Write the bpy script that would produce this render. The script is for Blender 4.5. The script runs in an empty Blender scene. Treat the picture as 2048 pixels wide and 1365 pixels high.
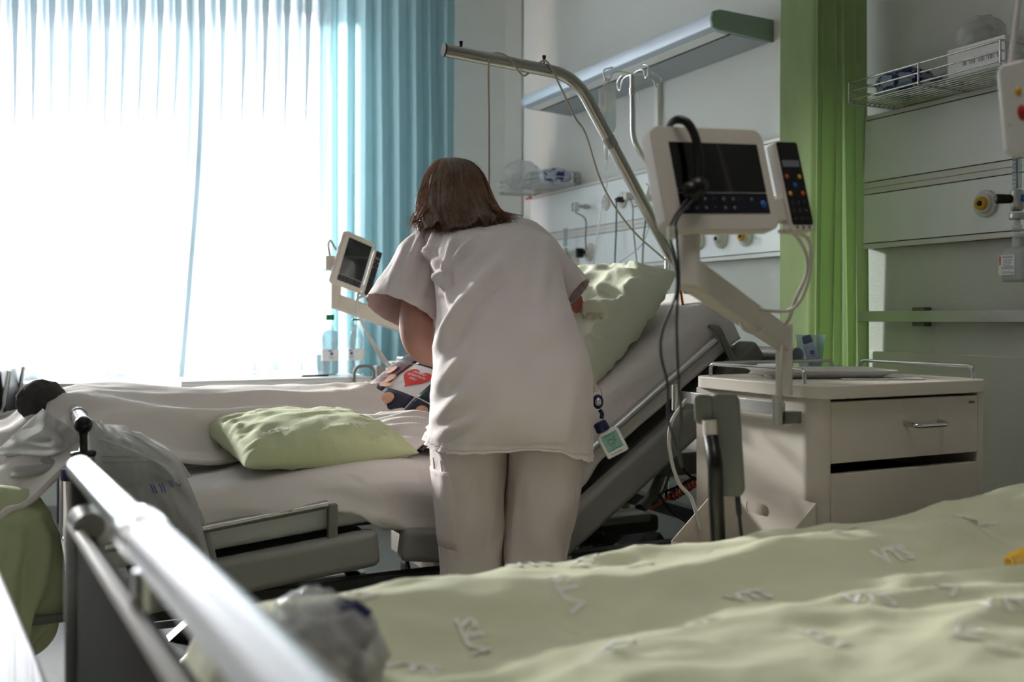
import bpy, bmesh, math, random
from mathutils import Vector, Matrix, noise
V = Vector
# ------------------------------------------------------------------ camera, world, lights
scene = bpy.context.scene
COL = scene.collection
FPX = 2000.0                       # focal length in pixels of a 2048 px wide frame
YAW = math.atan(974.0 / FPX)       # camera turned right from the direction of the head wall
SN, CS = math.sin(YAW), math.cos(YAW)
CAM = V((0, 0, 1.1))
FW = V((SN, CS, 0)); RT = V((CS, -SN, 0)); UP = V((0, 0, 1))

cd = bpy.data.cameras.new('camera')
cd.sensor_width = 36; cd.lens = 36 * FPX / 2048
cd.shift_y = -(682.5 - 635) / 2048
cd.clip_start = 0.02
cd.dof.use_dof = True; cd.dof.focus_distance = 2.62; cd.dof.aperture_fstop = 2.9
cam = bpy.data.objects.new('camera', cd); COL.objects.link(cam)
cam.location = CAM; cam.rotation_euler = (math.pi / 2, 0, -YAW)
scene.camera = cam

vs = scene.view_settings
vs.view_transform = 'Standard'; vs.look = 'None'; vs.gamma = 1; vs.use_curve_mapping = False
vs.exposure = 0.4
cy = scene.cycles
cy.use_denoising = True
cy.use_adaptive_sampling = True; cy.adaptive_threshold = .05; cy.adaptive_min_samples = 16
cy.max_bounces = 6; cy.transparent_max_bounces = 16; cy.diffuse_bounces = 4; cy.glossy_bounces = 3; cy.sample_clamp_indirect = 6

wd = bpy.data.worlds.new('overcast_sky'); scene.world = wd; wd.use_nodes = True
bg = wd.node_tree.nodes['Background']
bg.inputs[0].default_value = (1.0, 0.82, 0.855, 1); bg.inputs[1].default_value = 14.5

sd = bpy.data.lights.new('sun', 'SUN'); sd.energy = 46; sd.angle = math.radians(6); sd.color = (1, .93, .85)
sun = bpy.data.objects.new('sun', sd); COL.objects.link(sun)
SUN_FROM = V((-0.30, 0.90, 0.30)).normalized()
sun.rotation_euler = SUN_FROM.to_track_quat('Z', 'Y').to_euler()

WIN_T = 5.83                       # distance of the window wall along the view axis
WIN_A0, WIN_A1 = -5.2, -1.10      # window extent along the wall (camera-right axis)
WIN_Z0, WIN_Z1 = 0.79, 2.95
def Cf(a, t, z): return RT * a + FW * t + UP * z
pd_ = bpy.data.lights.new('window_portal', 'AREA'); pd_.shape = 'RECTANGLE'
pd_.size = WIN_A1 - WIN_A0; pd_.size_y = WIN_Z1 - WIN_Z0; pd_.cycles.is_portal = True
po = bpy.data.objects.new('window_portal', pd_); COL.objects.link(po)
po.location = Cf((WIN_A0 + WIN_A1) / 2, WIN_T + .2, (WIN_Z0 + WIN_Z1) / 2)
po.rotation_euler = FW.to_track_quat('Z', 'Y').to_euler()

# ------------------------------------------------------------------ helpers
def ray(x, y):
    return FW + RT * ((x - 1024) / FPX) + UP * ((635 - y) / FPX)
def Q(x, y, t): return CAM + ray(x, y) * t
def on_x(x, y, X): d = ray(x, y); return CAM + d * (X / d.x)
def on_y(x, y, Y): d = ray(x, y); return CAM + d * (Y / d.y)
def on_z(x, y, Z): d = ray(x, y); return CAM + d * ((Z - 1.1) / d.z)
def px(p):
    d = V(p) - CAM; t = d.dot(FW)
    return 1024 + FPX * d.dot(RT) / t, 635 - FPX * d.z / t

def lin(c):
    return c / 12.92 if c <= .04045 else ((c + .055) / 1.055) ** 2.4
def rgb(h):
    h = h.lstrip('#'); return tuple(lin(int(h[i:i + 2], 16) / 255) for i in (0, 2, 4))

MATS = {}
def mat(name, col, rough=.6, metal=0, bump=0, bscale=150, var=.05, vscale=6, trans=0, ior=1.45, wr=0, wscale=9, sheen=0, coat=0, spec=.5, aniso=None):
    """procedural principled material: noise colour variation, fine bump, broad wrinkle bump"""
    m = bpy.data.materials.new(name); m.use_nodes = True
    nt = m.node_tree; N = nt.nodes; L = nt.links
    b = N['Principled BSDF']
    c = rgb(col) if isinstance(col, str) else col
    tc = N.new('ShaderNodeTexCoord')
    src = tc.outputs['Object']
    if aniso:
        mp = N.new('ShaderNodeMapping'); mp.inputs['Scale'].default_value = aniso; L.new(src, mp.inputs[0]); src = mp.outputs[0]
    nz = N.new('ShaderNodeTexNoise'); nz.inputs['Scale'].default_value = vscale; nz.inputs['Detail'].default_value = 4
    L.new(src, nz.inputs['Vector'])
    rp = N.new('ShaderNodeValToRGB')
    rp.color_ramp.elements[0].position = .3; rp.color_ramp.elements[1].position = .7
    rp.color_ramp.elements[0].color = tuple(max(0, x * (1 - var)) for x in c) + (1,)
    rp.color_ramp.elements[1].color = tuple(min(1, x * (1 + var)) for x in c) + (1,)
    L.new(nz.outputs['Fac'], rp.inputs['Fac']); L.new(rp.outputs['Color'], b.inputs['Base Color'])
    b.inputs['Roughness'].default_value = rough; b.inputs['Metallic'].default_value = metal
    b.inputs['Transmission Weight'].default_value = trans; b.inputs['IOR'].default_value = ior
    b.inputs['Sheen Weight'].default_value = sheen; b.inputs['Coat Weight'].default_value = coat
    b.inputs['Specular IOR Level'].default_value = spec
    prev = None
    for st, sc_, dist in ((bump, bscale, .002), (wr, wscale, .03)):
        if st:
            n2 = N.new('ShaderNodeTexNoise'); n2.inputs['Scale'].default_value = sc_; n2.inputs['Detail'].default_value = 5
            L.new(src, n2.inputs['Vector'])
            bp = N.new('ShaderNodeBump'); bp.inputs['Strength'].default_value = st; bp.inputs['Distance'].default_value = dist
            L.new(n2.outputs['Fac'], bp.inputs['Height'])
            if prev: L.new(prev.outputs[0], bp.inputs['Normal'])
            prev = bp
    if prev: L.new(prev.outputs[0], b.inputs['Normal'])
    MATS[name] = m
    return m

def sheer(name, tint, body, f_trans, transl=.6):
    """thin cloth or film: part see-through, the rest scattering light both ways"""
    m = bpy.data.materials.new(name); m.use_nodes = True
    nt = m.node_tree; N = nt.nodes; L = nt.links; N.clear()
    out = N.new('ShaderNodeOutputMaterial')
    t = N.new('ShaderNodeBsdfTransparent'); t.inputs[0].default_value = (*rgb(tint), 1)
    d = N.new('ShaderNodeBsdfDiffuse'); d.inputs[0].default_value = (*rgb(body), 1)
    s = N.new('ShaderNodeBsdfTranslucent'); s.inputs[0].default_value = (*rgb(body), 1)
    nz = N.new('ShaderNodeTexNoise'); nz.inputs['Scale'].default_value = 14
    mr = N.new('ShaderNodeMapRange'); mr.inputs[3].default_value = max(0, f_trans - .05); mr.inputs[4].default_value = min(1, f_trans + .05)
    L.new(nz.outputs['Fac'], mr.inputs[0])
    m1 = N.new('ShaderNodeMixShader'); m1.inputs[0].default_value = transl
    L.new(d.outputs[0], m1.inputs[1]); L.new(s.outputs[0], m1.inputs[2])
    m2 = N.new('ShaderNodeMixShader'); L.new(mr.outputs[0], m2.inputs[0])
    L.new(m1.outputs[0], m2.inputs[1]); L.new(t.outputs[0], m2.inputs[2])
    L.new(m2.outputs[0], out.inputs[0])
    MATS[name] = m; return m

def film(name, tint, see, rough=.15, body='e8e8e8'):
    """clear plastic film or thin glass: mostly see-through with gloss on top"""
    m = bpy.data.materials.new(name); m.use_nodes = True
    nt = m.node_tree; N = nt.nodes; L = nt.links; N.clear()
    out = N.new('ShaderNodeOutputMaterial')
    t = N.new('ShaderNodeBsdfTransparent'); t.inputs[0].default_value = (*rgb(tint), 1)
    b = N.new('ShaderNodeBsdfPrincipled'); b.inputs['Base Color'].default_value = (*rgb(body), 1); b.inputs['Roughness'].default_value = rough
    nz = N.new('ShaderNodeTexNoise'); nz.inputs['Scale'].default_value = 18
    mr = N.new('ShaderNodeMapRange'); mr.inputs[3].default_value = max(0, see - .07); mr.inputs[4].default_value = min(1, see + .07)
    L.new(nz.outputs['Fac'], mr.inputs[0])
    mx = N.new('ShaderNodeMixShader'); L.new(mr.outputs[0], mx.inputs[0])
    L.new(b.outputs[0], mx.inputs[1]); L.new(t.outputs[0], mx.inputs[2]); L.new(mx.outputs[0], out.inputs[0])
    MATS[name] = m; return m

def checker(name, c1, c2, scale=30, c3=None):
    m = mat(name, c1, rough=.35, coat=.2)
    nt = m.node_tree; N = nt.nodes; L = nt.links; b = N['Principled BSDF']
    tc = N.new('ShaderNodeTexCoord'); ck = N.new('ShaderNodeTexChecker'); ck.inputs['Scale'].default_value = scale
    nz = N.new('ShaderNodeTexNoise'); nz.inputs['Scale'].default_value = 5
    ad = N.new('ShaderNodeVectorMath'); ad.operation = 'MULTIPLY_ADD'; ad.inputs[1].default_value = (.05,) * 3
    L.new(nz.outputs['Color'], ad.inputs[0]); L.new(tc.outputs['Object'], ad.inputs[2])
    L.new(ad.outputs[0], ck.inputs['Vector'])
    ck.inputs['Color1'].default_value = (*rgb(c1), 1); ck.inputs['Color2'].default_value = (*rgb(c2), 1)
    L.new(ck.outputs['Color'], b.inputs['Base Color'])
    return m

WLOC = {}
def wloc(o): return WLOC.get(o.name, V((0, 0, 0))) if o else V((0, 0, 0))

def tag(o, label, cat, group=None, kind=None):
    o['label'] = label; o['category'] = cat
    if group: o['group'] = group
    if kind: o['kind'] = kind
    return o
def thing(name, label, cat, loc, group=None):
    o = bpy.data.objects.new(name, None); COL.objects.link(o); o.empty_display_size = .05
    o.location = V(loc); WLOC[o.name] = V(loc)
    return tag(o, label, cat, group)

def rrect(w, h, r, n=5):
    out = []
    for cx, cy_, a0 in ((w / 2 - r, h / 2 - r, 0), (-w / 2 + r, h / 2 - r, 90), (-w / 2 + r, -h / 2 + r, 180), (w / 2 - r, -h / 2 + r, 270)):
        for i in range(n + 1):
            a = math.radians(a0 + 90 * i / n); out.append((cx + r * math.cos(a), cy_ + r * math.sin(a)))
    return out
def fillet(pts, r, n=7):
    """round the corners of a polyline"""
    pts = [V(p) for p in pts]; out = [pts[0]]
    for i in range(1, len(pts) - 1):
        p = pts[i]; a = (pts[i - 1] - p); b = (pts[i + 1] - p)
        rr = min(r, a.length * .45, b.length * .45)
        A = p + a.normalized() * rr; B = p + b.normalized() * rr
        for k in range(n + 1):
            s = k / n; out.append(A * (1 - s) ** 2 + p * 2 * s * (1 - s) + B * s * s)
    out.append(pts[-1]); return out
def spline(pts, n=8):
    P = [V(p) for p in pts]
    P = [P[0] * 2 - P[1]] + P + [P[-1] * 2 - P[-2]]; out = []
    for i in range(1, len(P) - 2):
        for k in range(n):
            s = k / n; a, b, c, d = P[i - 1:i + 3]
            out.append(.5 * ((2 * b) + (c - a) * s + (2 * a - 5 * b + 4 * c - d) * s * s + (3 * b - a - 3 * c + d) * s ** 3))
    out.append(P[-2]); return out
def lerp(a, b, s): return a + (b - a) * s
def interp(tab, x):
    if x <= tab[0][0]: return tab[0][1]
    for (x0, y0), (x1, y1) in zip(tab, tab[1:]):
        if x <= x1:
            s = (x - x0) / (x1 - x0); s = s * s * (3 - 2 * s); return y0 + (y1 - y0) * s
    return tab[-1][1]
def linterp(tab, x):
    if x <= tab[0][0]: return tab[0][1]
    for (x0, y0), (x1, y1) in zip(tab, tab[1:]):
        if x <= x1: return y0 + (y1 - y0) * (x - x0) / (x1 - x0)
    return tab[-1][1]
def nz3(x, y, z=0): return noise.noise(V((x, y, z)))
def ridge(x, y, z=0): return 1 - abs(noise.noise(V((x, y, z)))) * 2
def frame(z, up=UP):
    z = V(z).normalized(); x = V(up).cross(z)
    if x.length < 1e-4: x = V((1, 0, 0))
    x.normalize(); y = z.cross(x)
    return Matrix((x, y, z)).transposed()
def axes(o, x, y, z): 
    m = Matrix((V(x), V(y), V(z))).transposed().to_4x4(); m.translation = V(o); return m

class MB:
    def __init__(s): s.v = []; s.f = []; s.sm = []
    def add(s, vs, fs, smooth=True, M=None):
        o = len(s.v); s.v += [(M @ V(p)) if M else V(p) for p in vs]
        for f in fs: s.f.append(tuple(i + o for i in f)); s.sm.append(smooth)
        return s
    def box(s, c, d, R=None):
        c = V(c); hx, hy, hz = d[0] / 2, d[1] / 2, d[2] / 2
        vs = [V((a * hx, b * hy, e * hz)) for a in (-1, 1) for b in (-1, 1) for e in (-1, 1)]
        if R is not None: vs = [R @ p for p in vs]
        return s.add([c + p for p in vs], [(0, 1, 3, 2), (4, 6, 7, 5), (0, 4, 5, 1), (2, 3, 7, 6), (0, 2, 6, 4), (1, 5, 7, 3)], False)
    def bx(s, x0, x1, y0, y1, z0, z1):
        return s.box(((x0 + x1) / 2, (y0 + y1) / 2, (z0 + z1) / 2), (abs(x1 - x0), abs(y1 - y0), abs(z1 - z0)))
    def rings(s, R, closed=True, caps=True, smooth=True):
        n = len(R[0]); vs = [p for r in R for p in r]; fs = []
        for i in range(len(R) - 1):
            for j in range(n if closed else n - 1):
                k = (j + 1) % n; fs.append((i * n + j, i * n + k, (i + 1) * n + k, (i + 1) * n + j))
        s.add(vs, fs, smooth)
        if caps and closed:
            s.add(R[0], [tuple(range(n - 1, -1, -1))], False); s.add(R[-1], [tuple(range(n))], False)
        return s
    def tube(s, pts, r, n=10, caps=True, flat=1.0):
        pts = [V(p) for p in pts]; R = []
        t0 = (pts[1] - pts[0]).normalized(); x = t0.orthogonal().normalized()
        if abs(t0.z) < .95: x = UP.cross(t0).normalized()
        for i, p in enumerate(pts):
            t = (pts[min(i + 1, len(pts) - 1)] - pts[max(i - 1, 0)])
            t = t.normalized() if t.length > 1e-9 else t0
            x = (x - t * x.dot(t)); x = x.normalized() if x.length > 1e-6 else t.orthogonal().normalized()
            y = t.cross(x); rr = r[i] if isinstance(r, (list, tuple)) else r
            R.append([p + (x * math.cos(2 * math.pi * k / n) + y * flat * math.sin(2 * math.pi * k / n)) * rr for k in range(n)])
        return s.rings(R, True, caps)
    def lathe(s, prof, M, n=20, caps=True):
        R = [[M @ V((r * math.cos(2 * math.pi * k / n), r * math.sin(2 * math.pi * k / n), z)) for k in range(n)] for r, z in prof]
        return s.rings(R, True, caps)
    def prism(s, out, z0, z1, M, smooth=False):
        n = len(out); vs = [M @ V((a, b, z0)) for a, b in out] + [M @ V((a, b, z1)) for a, b in out]
        return s.add(vs, [tuple(range(n - 1, -1, -1)), tuple(range(n, 2 * n))] + [(i, (i + 1) % n, n + (i + 1) % n, n + i) for i in range(n)], smooth)
    def grid(s, nu, nv, fn, smooth=True):
        vs = [V(fn(i / nu, j / nv)) for j in range(nv + 1) for i in range(nu + 1)]
        fs = [(j * (nu + 1) + i, j * (nu + 1) + i + 1, (j + 1) * (nu + 1) + i + 1, (j + 1) * (nu + 1) + i) for j in range(nv) for i in range(nu)]
        return s.add(vs, fs, smooth)
    def ball(s, c, r, nu=16, nv=10, M=None):
        c = V(c); r = V(r) if not isinstance(r, (int, float)) else V((r, r, r))
        def fn(u, v):
            a = 2 * math.pi * u; b = math.pi * (v - .5); p = V((r.x * math.cos(b) * math.cos(a), r.y * math.cos(b) * math.sin(a), r.z * math.sin(b)))
            return c + (M @ p if M else p)
        return s.grid(nu, nv, fn)
    def blob(s, c, r, seed=0, amp=.25, freq=3.0, sub=4, M=None, sharp=True):
        """crumpled lump"""
        bm = bmesh.new(); bmesh.ops.create_icosphere(bm, subdivisions=sub, radius=1)
        vs = []
        for v in bm.verts:
            p = v.co.copy(); q = p * freq + V((seed * 7.3, seed * 3.1, seed))
            d = (ridge(q.x, q.y, q.z) * .6 + noise.noise(q * 2.3) * .5) if sharp else noise.noise(q)
            p = p * (1 + amp * d); p = V((p.x * r[0], p.y * r[1], p.z * r[2]))
            vs.append(V(c) + (M @ p if M else p))
        fs = [tuple(v.index for v in f.verts) for f in bm.faces]; bm.free()
        return s.add(vs, fs, True)
    def text(s, txt, size, M, ext=.0004, fn=None, bold=0, align='CENTER'):
        cu = bpy.data.curves.new('t', 'FONT'); cu.body = txt; cu.size = size; cu.align_x = align; cu.align_y = 'CENTER'
        cu.extrude = 0 if fn else ext; cu.resolution_u = 2; cu.offset = bold
        o = bpy.data.objects.new('t', cu); COL.objects.link(o)
        me = bpy.data.meshes.new_from_object(o.evaluated_get(bpy.context.evaluated_depsgraph_get()))
        vs = [v.co.copy() for v in me.vertices]; fs = [tuple(p.vertices) for p in me.polygons]
        bpy.data.objects.remove(o); bpy.data.curves.remove(cu); bpy.data.meshes.remove(me)
        if fn: vs = [fn(p.x, p.y) for p in vs]
        return s.add(vs, fs, False, M)
    def build(s, name, m, parent=None, label=None, bevel=0, bseg=2, sub=0, solid=0, kind=None, smooth=None, weld=False):
        lo = V((min(p.x for p in s.v), min(p.y for p in s.v), min(p.z for p in s.v)))
        hi = V((max(p.x for p in s.v), max(p.y for p in s.v), max(p.z for p in s.v)))
        c = (lo + hi) / 2
        me = bpy.data.meshes.new(name); me.from_pydata([p - c for p in s.v], [], s.f)
        if weld:
            bm = bmesh.new(); bm.from_mesh(me); bmesh.ops.remove_doubles(bm, verts=bm.verts, dist=1e-5); bm.to_mesh(me); bm.free()
            me.polygons.foreach_set('use_smooth', [True] * len(me.polygons))
        else:
            me.polygons.foreach_set('use_smooth', [True] * len(me.polygons) if smooth else s.sm)
        me.materials.append(m if not isinstance(m, str) else MATS[m])
        me.update()
        o = bpy.data.objects.new(name, me); COL.objects.link(o)
        o.location = c - wloc(parent); WLOC[o.name] = c
        if parent: o.parent = parent
        if label: o['label'] = label
        if kind: o['kind'] = kind
        if bevel:
            b = o.modifiers.new('bevel', 'BEVEL'); b.width = bevel; b.segments = bseg; b.limit_method = 'ANGLE'; b.angle_limit = .6
            me.polygons.foreach_set('use_smooth', [True] * len(me.polygons))
            if hasattr(b, 'harden_normals'): b.harden_normals = True
        if solid:
            q = o.modifiers.new('thick', 'SOLIDIFY'); q.thickness = solid; q.offset = 0
        if sub:
            q = o.modifiers.new('sub', 'SUBSURF'); q.levels = sub; q.render_levels = sub
        return o
def one(mb, name, m, label, cat, group=None, kind=None, **k):
    o = mb.build(name, m, **k); return tag(o, label, cat, group, kind)
def struct(mb, name, m, parent=None, **k):
    o = mb.build(name, m, parent, **k)
    if parent is None: o['kind'] = 'structure'
    return o

def dashes(mb, M, z, y, w, h, seed):
    """a line of print too small to read: short strokes of uneven length"""
    r = random.Random(seed); x = -w / 2
    while x < w / 2:
        l = r.uniform(.4, 1.3) * h; mb.prism([(x, y - h * r.uniform(.3, .5)), (x + l, y - h * r.uniform(.3, .5)), (x + l, y + h * r.uniform(.2, .5)), (x, y + h * r.uniform(.2, .5))], z, z + .0002, M); x += l + h * r.choice((.25, .25, .8))
# ------------------------------------------------------------------ materials
mat('paint', 'd9d9d4', .85, bump=.5, bscale=90, var=.015)
mat('paint_ceiling', 'e6e6e2', .9, bump=.2, bscale=120, var=.02)
mat('vinyl_floor', '64635e', .4, bump=.1, bscale=300, var=.08, vscale=60)
mat('board', 'eceeee', .42, bump=.05, bscale=400, var=.015)
mat('board_warm', 'dedbd6', .45, var=.015)
mat('groove', '3a3b3a', .7)
mat('white_plastic', 'd8d6d0', .4, bump=.08, bscale=500, var=.02)
mat('warm_plastic', 'cfc7bd', .45, bump=.12, bscale=500, var=.02)
mat('locker_paint', 'd3cabf', .5, bump=.15, bscale=420, var=.02)
mat('grey_plastic', '74756f', .5, bump=.15, bscale=450, var=.04)
mat('frame_grey', '8f8f8a', .45, bump=.1, bscale=450, var=.03)
mat('footboard_grey', '2b2927', .75, spec=.15, bump=.1, bscale=450, var=.04)
mat('dark_plastic', '2c2e2c', .5, bump=.1, bscale=400)
mat('black_plastic', '0c0c0d', .35, var=.1)
mat('screen_glass', '050506', .08, var=.05, coat=.5)
mat('key_panel', '0d1120', .25, var=.1)
mat('display_grey', '6d7378', .25)
mat('chrome', 'c9c9c8', .14, 1, var=.02)
mat('steel', 'aaa7a2', .22, 1, bump=.08, bscale=300, var=.05, aniso=(1, 30, 1))
mat('brushed', 'b9b9b7', .38, 1, bump=.2, bscale=300, var=.05)
mat('aluminium', 'd0d1d2', .34, .85, var=.03)
mat('lamp_shell', 'c8d0da', .5, .35, var=.015)
mat('lamp_under', 'a9adb2', .6, var=.02)
mat('lamp_cap', '7d8f80', .55, var=.03)
mat('tunic', 'ece0df', .8, bump=.25, bscale=700, var=.02, wr=.22, wscale=7, sheen=.2)
mat('trouser', 'e2d4d3', .8, bump=.25, bscale=700, var=.025, wr=.25, wscale=8, sheen=.2)
mat('lining', 'dfc9cc', .85)
mat('skin', 'b98a7c', .5, bump=.12, bscale=260, var=.06, vscale=30, spec=.4)
mat('skin_ear', 'a8685a', .5, var=.08, vscale=40)  # redder than skin: backlight through the patient's ear put into the colour
mat('hair', '54361f', .42, var=.35, vscale=40, aniso=(1, 1, .15), spec=.6)
mat('hair_strand', '87593a', .38, var=.45, vscale=25, spec=.6)
mat('hair_dark', '231812', .45, var=.3, vscale=40)
mat('sheet', 'dcd7d4', .85, bump=.2, bscale=700, var=.02, wr=.25, wscale=7, sheen=.15)
mat('duvet', 'e3dcd7', .85, bump=.2, bscale=700, var=.02, wr=.3, wscale=6, sheen=.15)
mat('mattress', 'd6d7d6', .85, bump=.3, bscale=500, var=.02)
mat('green_linen', 'd2d3b4', .85, bump=.25, bscale=700, var=.035, wr=.3, wscale=6, sheen=.15)
mat('pale_green_linen', 'd3d8c2', .85, bump=.25, bscale=700, var=.02, wr=.3, wscale=8, sheen=.15)
mat('green_pillow_cloth', 'bcc49a', .85, bump=.25, bscale=700, var=.03, wr=.3, wscale=8, sheen=.15)
mat('linen_print', 'e6e6dc', .85, var=.08, vscale=60)
mat('pale_print', 'b9c69a', .85)
mat('white_gloss', 'eeeeec', .3, var=.01, coat=.3)
mat('paper', 'e9e9e8', .8)
mat('ink', '2a2b30', .8); mat('blue_ink', '4a5aa8', .8)
mat('orange', 'c9531f', .5); mat('red', 'b3202a', .5); mat('yellow', 'd0a023', .45); mat('blue', '1d5fb0', .45)
mat('green_cap', '0f6b3a', .4); mat('navy', '1c2350', .45, bump=.2, bscale=300)
mat('cable_white', 'c9c4bd', .5); mat('cable_grey', '6b6863', .5); mat('cable_dark', '2b2f33', .5); mat('cable_green', '76756a', .5)
mat('cord', 'bdb4a2', .7, bump=.4, bscale=600)
mat('felt', '4b4846', .95, bump=.6, bscale=300, var=.2, vscale=40)
mat('table_grey', 'd2d4d4', .4, var=.02); mat('photo_navy', '1a1f33', .6, var=.25, vscale=30); mat('photo_teal', '14262c', .6, var=.3, vscale=30)
mat('photo_plum', '5a2a33', .6, var=.3, vscale=30); mat('photo_skin', 'd9a288', .6, var=.15, vscale=40); mat('photo_hair', 'b39a78', .6, var=.2, vscale=60)
mat('heart_red', 'd8302c', .6); mat('photo_white', 'e4e1e2', .7)
mat('teal_label', '8fc0b4', .5, var=.15, vscale=30); mat('napkin', '8fbfae', .8, var=.2, vscale=80)
mat('leaf', '5d7350', .7, var=.3, vscale=20); mat('terracotta', '9a7358', .7)
mat('blue_bag', '3d7bb5', .4)
sheer('curtain_sheer', 'ecf4f7', 'c4d6dc', .20, .25)
sheer('curtain_blue', 'cfe3e8', '92b7bf', .22, .5)
sheer('curtain_green', 'b4c496', 'b0c492', .0, .2)
sheer('milky_film', 'eeeeee', 'dcdcda', .30, .5)
film('clear_film', 'f4f6f7', .60); film('thin_glass', 'e6eef0', .72, .05, 'd5dde0'); film('window_glass', 'fafafa', .93, .03)
film('clear_plastic', 'eef2f4', .66, .2); film('blue_clear', 'eef3fa', .86, .25, 'dbe6f4'); film('water', 'e6f0f4', .7, .05)
film('humid_water', 'dfe2e3', .45, .2, 'cfd2d2')
checker('blue_check', '1b2a78', 'c9cfe2', 22); checker('blue_check_dark', '16235c', '8f9fb8', 22); checker('wrapper_check', '9aa09e', '151a3c', 16)

# ------------------------------------------------------------------ room shell
ZC = 3.15
LEFT, NEAR, DW = -3.0, -2.6, 2.6
corner = V((DW, (WIN_T - SN * DW) / CS, 0))
m = MB(); m.add([(LEFT - 1.5, NEAR, 0), (DW + .15, NEAR, 0), (DW + .15, corner.y + .2, 0), (LEFT - 1.5, 9.5, 0)], [(0, 1, 2, 3)], False); m.add([(LEFT - 1.5, NEAR, -.1), (DW + .15, NEAR, -.1), (DW + .15, corner.y + .2, -.1), (LEFT - 1.5, 9.5, -.1)], [(3, 2, 1, 0)], False)
struct(m, 'floor', 'vinyl_floor')
m = MB(); m.add([(LEFT - 1.5, NEAR, ZC), (DW + .15, NEAR, ZC), (DW + .15, corner.y + .2, ZC), (LEFT - 1.5, 9.5, ZC), (LEFT - 1.5, NEAR, ZC + .1), (DW + .15, NEAR, ZC + .1), (DW + .15, corner.y + .2, ZC + .1), (LEFT - 1.5, 9.5, ZC + .1)], [(3, 2, 1, 0), (4, 5, 6, 7)], False)
struct(m, 'ceiling', 'paint_ceiling')
m = MB(); m.bx(DW, DW + .15, NEAR, corner.y + .1, 0, ZC); wall_r = struct(m, 'wall_right', 'paint')
m = MB(); m.bx(LEFT - .15, LEFT, NEAR, 9.2, 0, ZC); struct(m, 'wall_left', 'paint')
m = MB(); m.bx(LEFT - .15, DW + .15, NEAR - .15, NEAR, 0, ZC); struct(m, 'wall_near', 'paint')
# window wall: four pieces round the opening (one wall)
def wbox(mb, a0, a1, t0, t1, z0, z1):
    vs = [Cf(a, t, z) for a in (a0, a1) for t in (t0, t1) for z in (z0, z1)]
    mb.add(vs, [(0, 1, 3, 2), (4, 6, 7, 5), (0, 4, 5, 1), (2, 3, 7, 6), (0, 2, 6, 4), (1, 5, 7, 3)], False)
A_C = corner.dot(RT)
m = MB()
wbox(m, WIN_A1, A_C + .25, WIN_T, WIN_T + .18, 0, ZC)
wbox(m, -6.7, WIN_A0, WIN_T, WIN_T + .18, 0, ZC)
wbox(m, WIN_A0, WIN_A1, WIN_T, WIN_T + .18, 0, WIN_Z0)
wbox(m, WIN_A0, WIN_A1, WIN_T, WIN_T + .18, WIN_Z1, ZC)
struct(m, 'wall_back', 'paint')
win = bpy.data.objects.new('window_1', None); COL.objects.link(win); win['kind'] = 'structure'
win.location = Cf((WIN_A0 + WIN_A1) / 2, WIN_T + .08, WIN_Z0); WLOC[win.name] = win.location.copy()
m = MB(); tf = .045
for a in (WIN_A0 + .03, WIN_A1 - .03): wbox(m, a - .03, a + .03, WIN_T + .05, WIN_T + .12, WIN_Z0, WIN_Z1)
for z in (WIN_Z0 + .03, WIN_Z1 - .03): wbox(m, WIN_A0 + .06, WIN_A1 - .06, WIN_T + .05, WIN_T + .12, z - .03, z + .03)
m.build('frame', 'white_plastic', win)
MULL = (400 - 1024) / FPX * WIN_T
m = MB(); wbox(m, MULL - .025, MULL + .025, WIN_T + .045, WIN_T + .125, WIN_Z0 + .06, WIN_Z1 - .06); m.build('mullion', 'white_plastic', win)
MULL2, MULL3 = -3.05, -4.4
for mu in (MULL2, MULL3):
    m = MB(); wbox(m, mu - .045, mu + .045, WIN_T + .045, WIN_T + .125, WIN_Z0 + .06, WIN_Z1 - .06); m.build('mullion', 'white_plastic', win)
for a0, a1 in ((WIN_A0 + .06, MULL3 - .045), (MULL3 + .045, MULL2 - .045), (MULL2 + .045, MULL - .025), (MULL + .025, WIN_A1 - .06)):
    m = MB(); wbox(m, a0, a1, WIN_T + .083, WIN_T + .089, WIN_Z0 + .06, WIN_Z1 - .06); m.build('pane', 'window_glass', win)
m = MB(); hp = Cf(MULL, WIN_T + .03, 1.1 + (635 - 435) / FPX * WIN_T)
m.box(hp + FW * .01, (.03, .012, .07), frame(-FW)); m.tube(fillet([hp + FW * .01, hp - FW * .03, hp - FW * .03 - UP * .1], .012), .009, 8)
m.build('handle', 'white_plastic', win)
m = MB(); wbox(m, WIN_A0, WIN_A1, WIN_T - .205, WIN_T + .05, WIN_Z0 - .03, WIN_Z0); struct(m, 'trim_1', 'white_gloss', bevel=.004)
# corner casing strip where the two walls meet
m = MB()
c0 = corner + UP * 0
m.add([c0 + V((0, -.02, 0)), c0 + V((-.012, -.03, 0)), c0 - RT * .09 - FW * .02, c0 - RT * .09, c0 + V((0, -.02, ZC)), c0 + V((-.012, -.03, ZC)), c0 - RT * .09 - FW * .02 + UP * ZC, c0 - RT * .09 + UP * ZC],
      [(0, 1, 5, 4), (1, 2, 6, 5), (2, 3, 7, 6)], False)
struct(m, 'trim_2', 'paint')
# smooth protective wall board at bed height, its lower edge over a dark skirting
m = MB(); m.bx(DW - .012, DW, NEAR + .02, 4.6, .53, .985); struct(m, 'trim_3', 'board_warm', bevel=.003)
m = MB(); m.bx(DW - .006, DW, NEAR + .02, 4.6, .10, .515); struct(m, 'trim_4', 'grey_plastic')
m = MB(); m.bx(DW - .015, DW, NEAR, corner.y - .05, 0, .1); struct(m, 'baseboard_right', 'dark_plastic')

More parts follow.
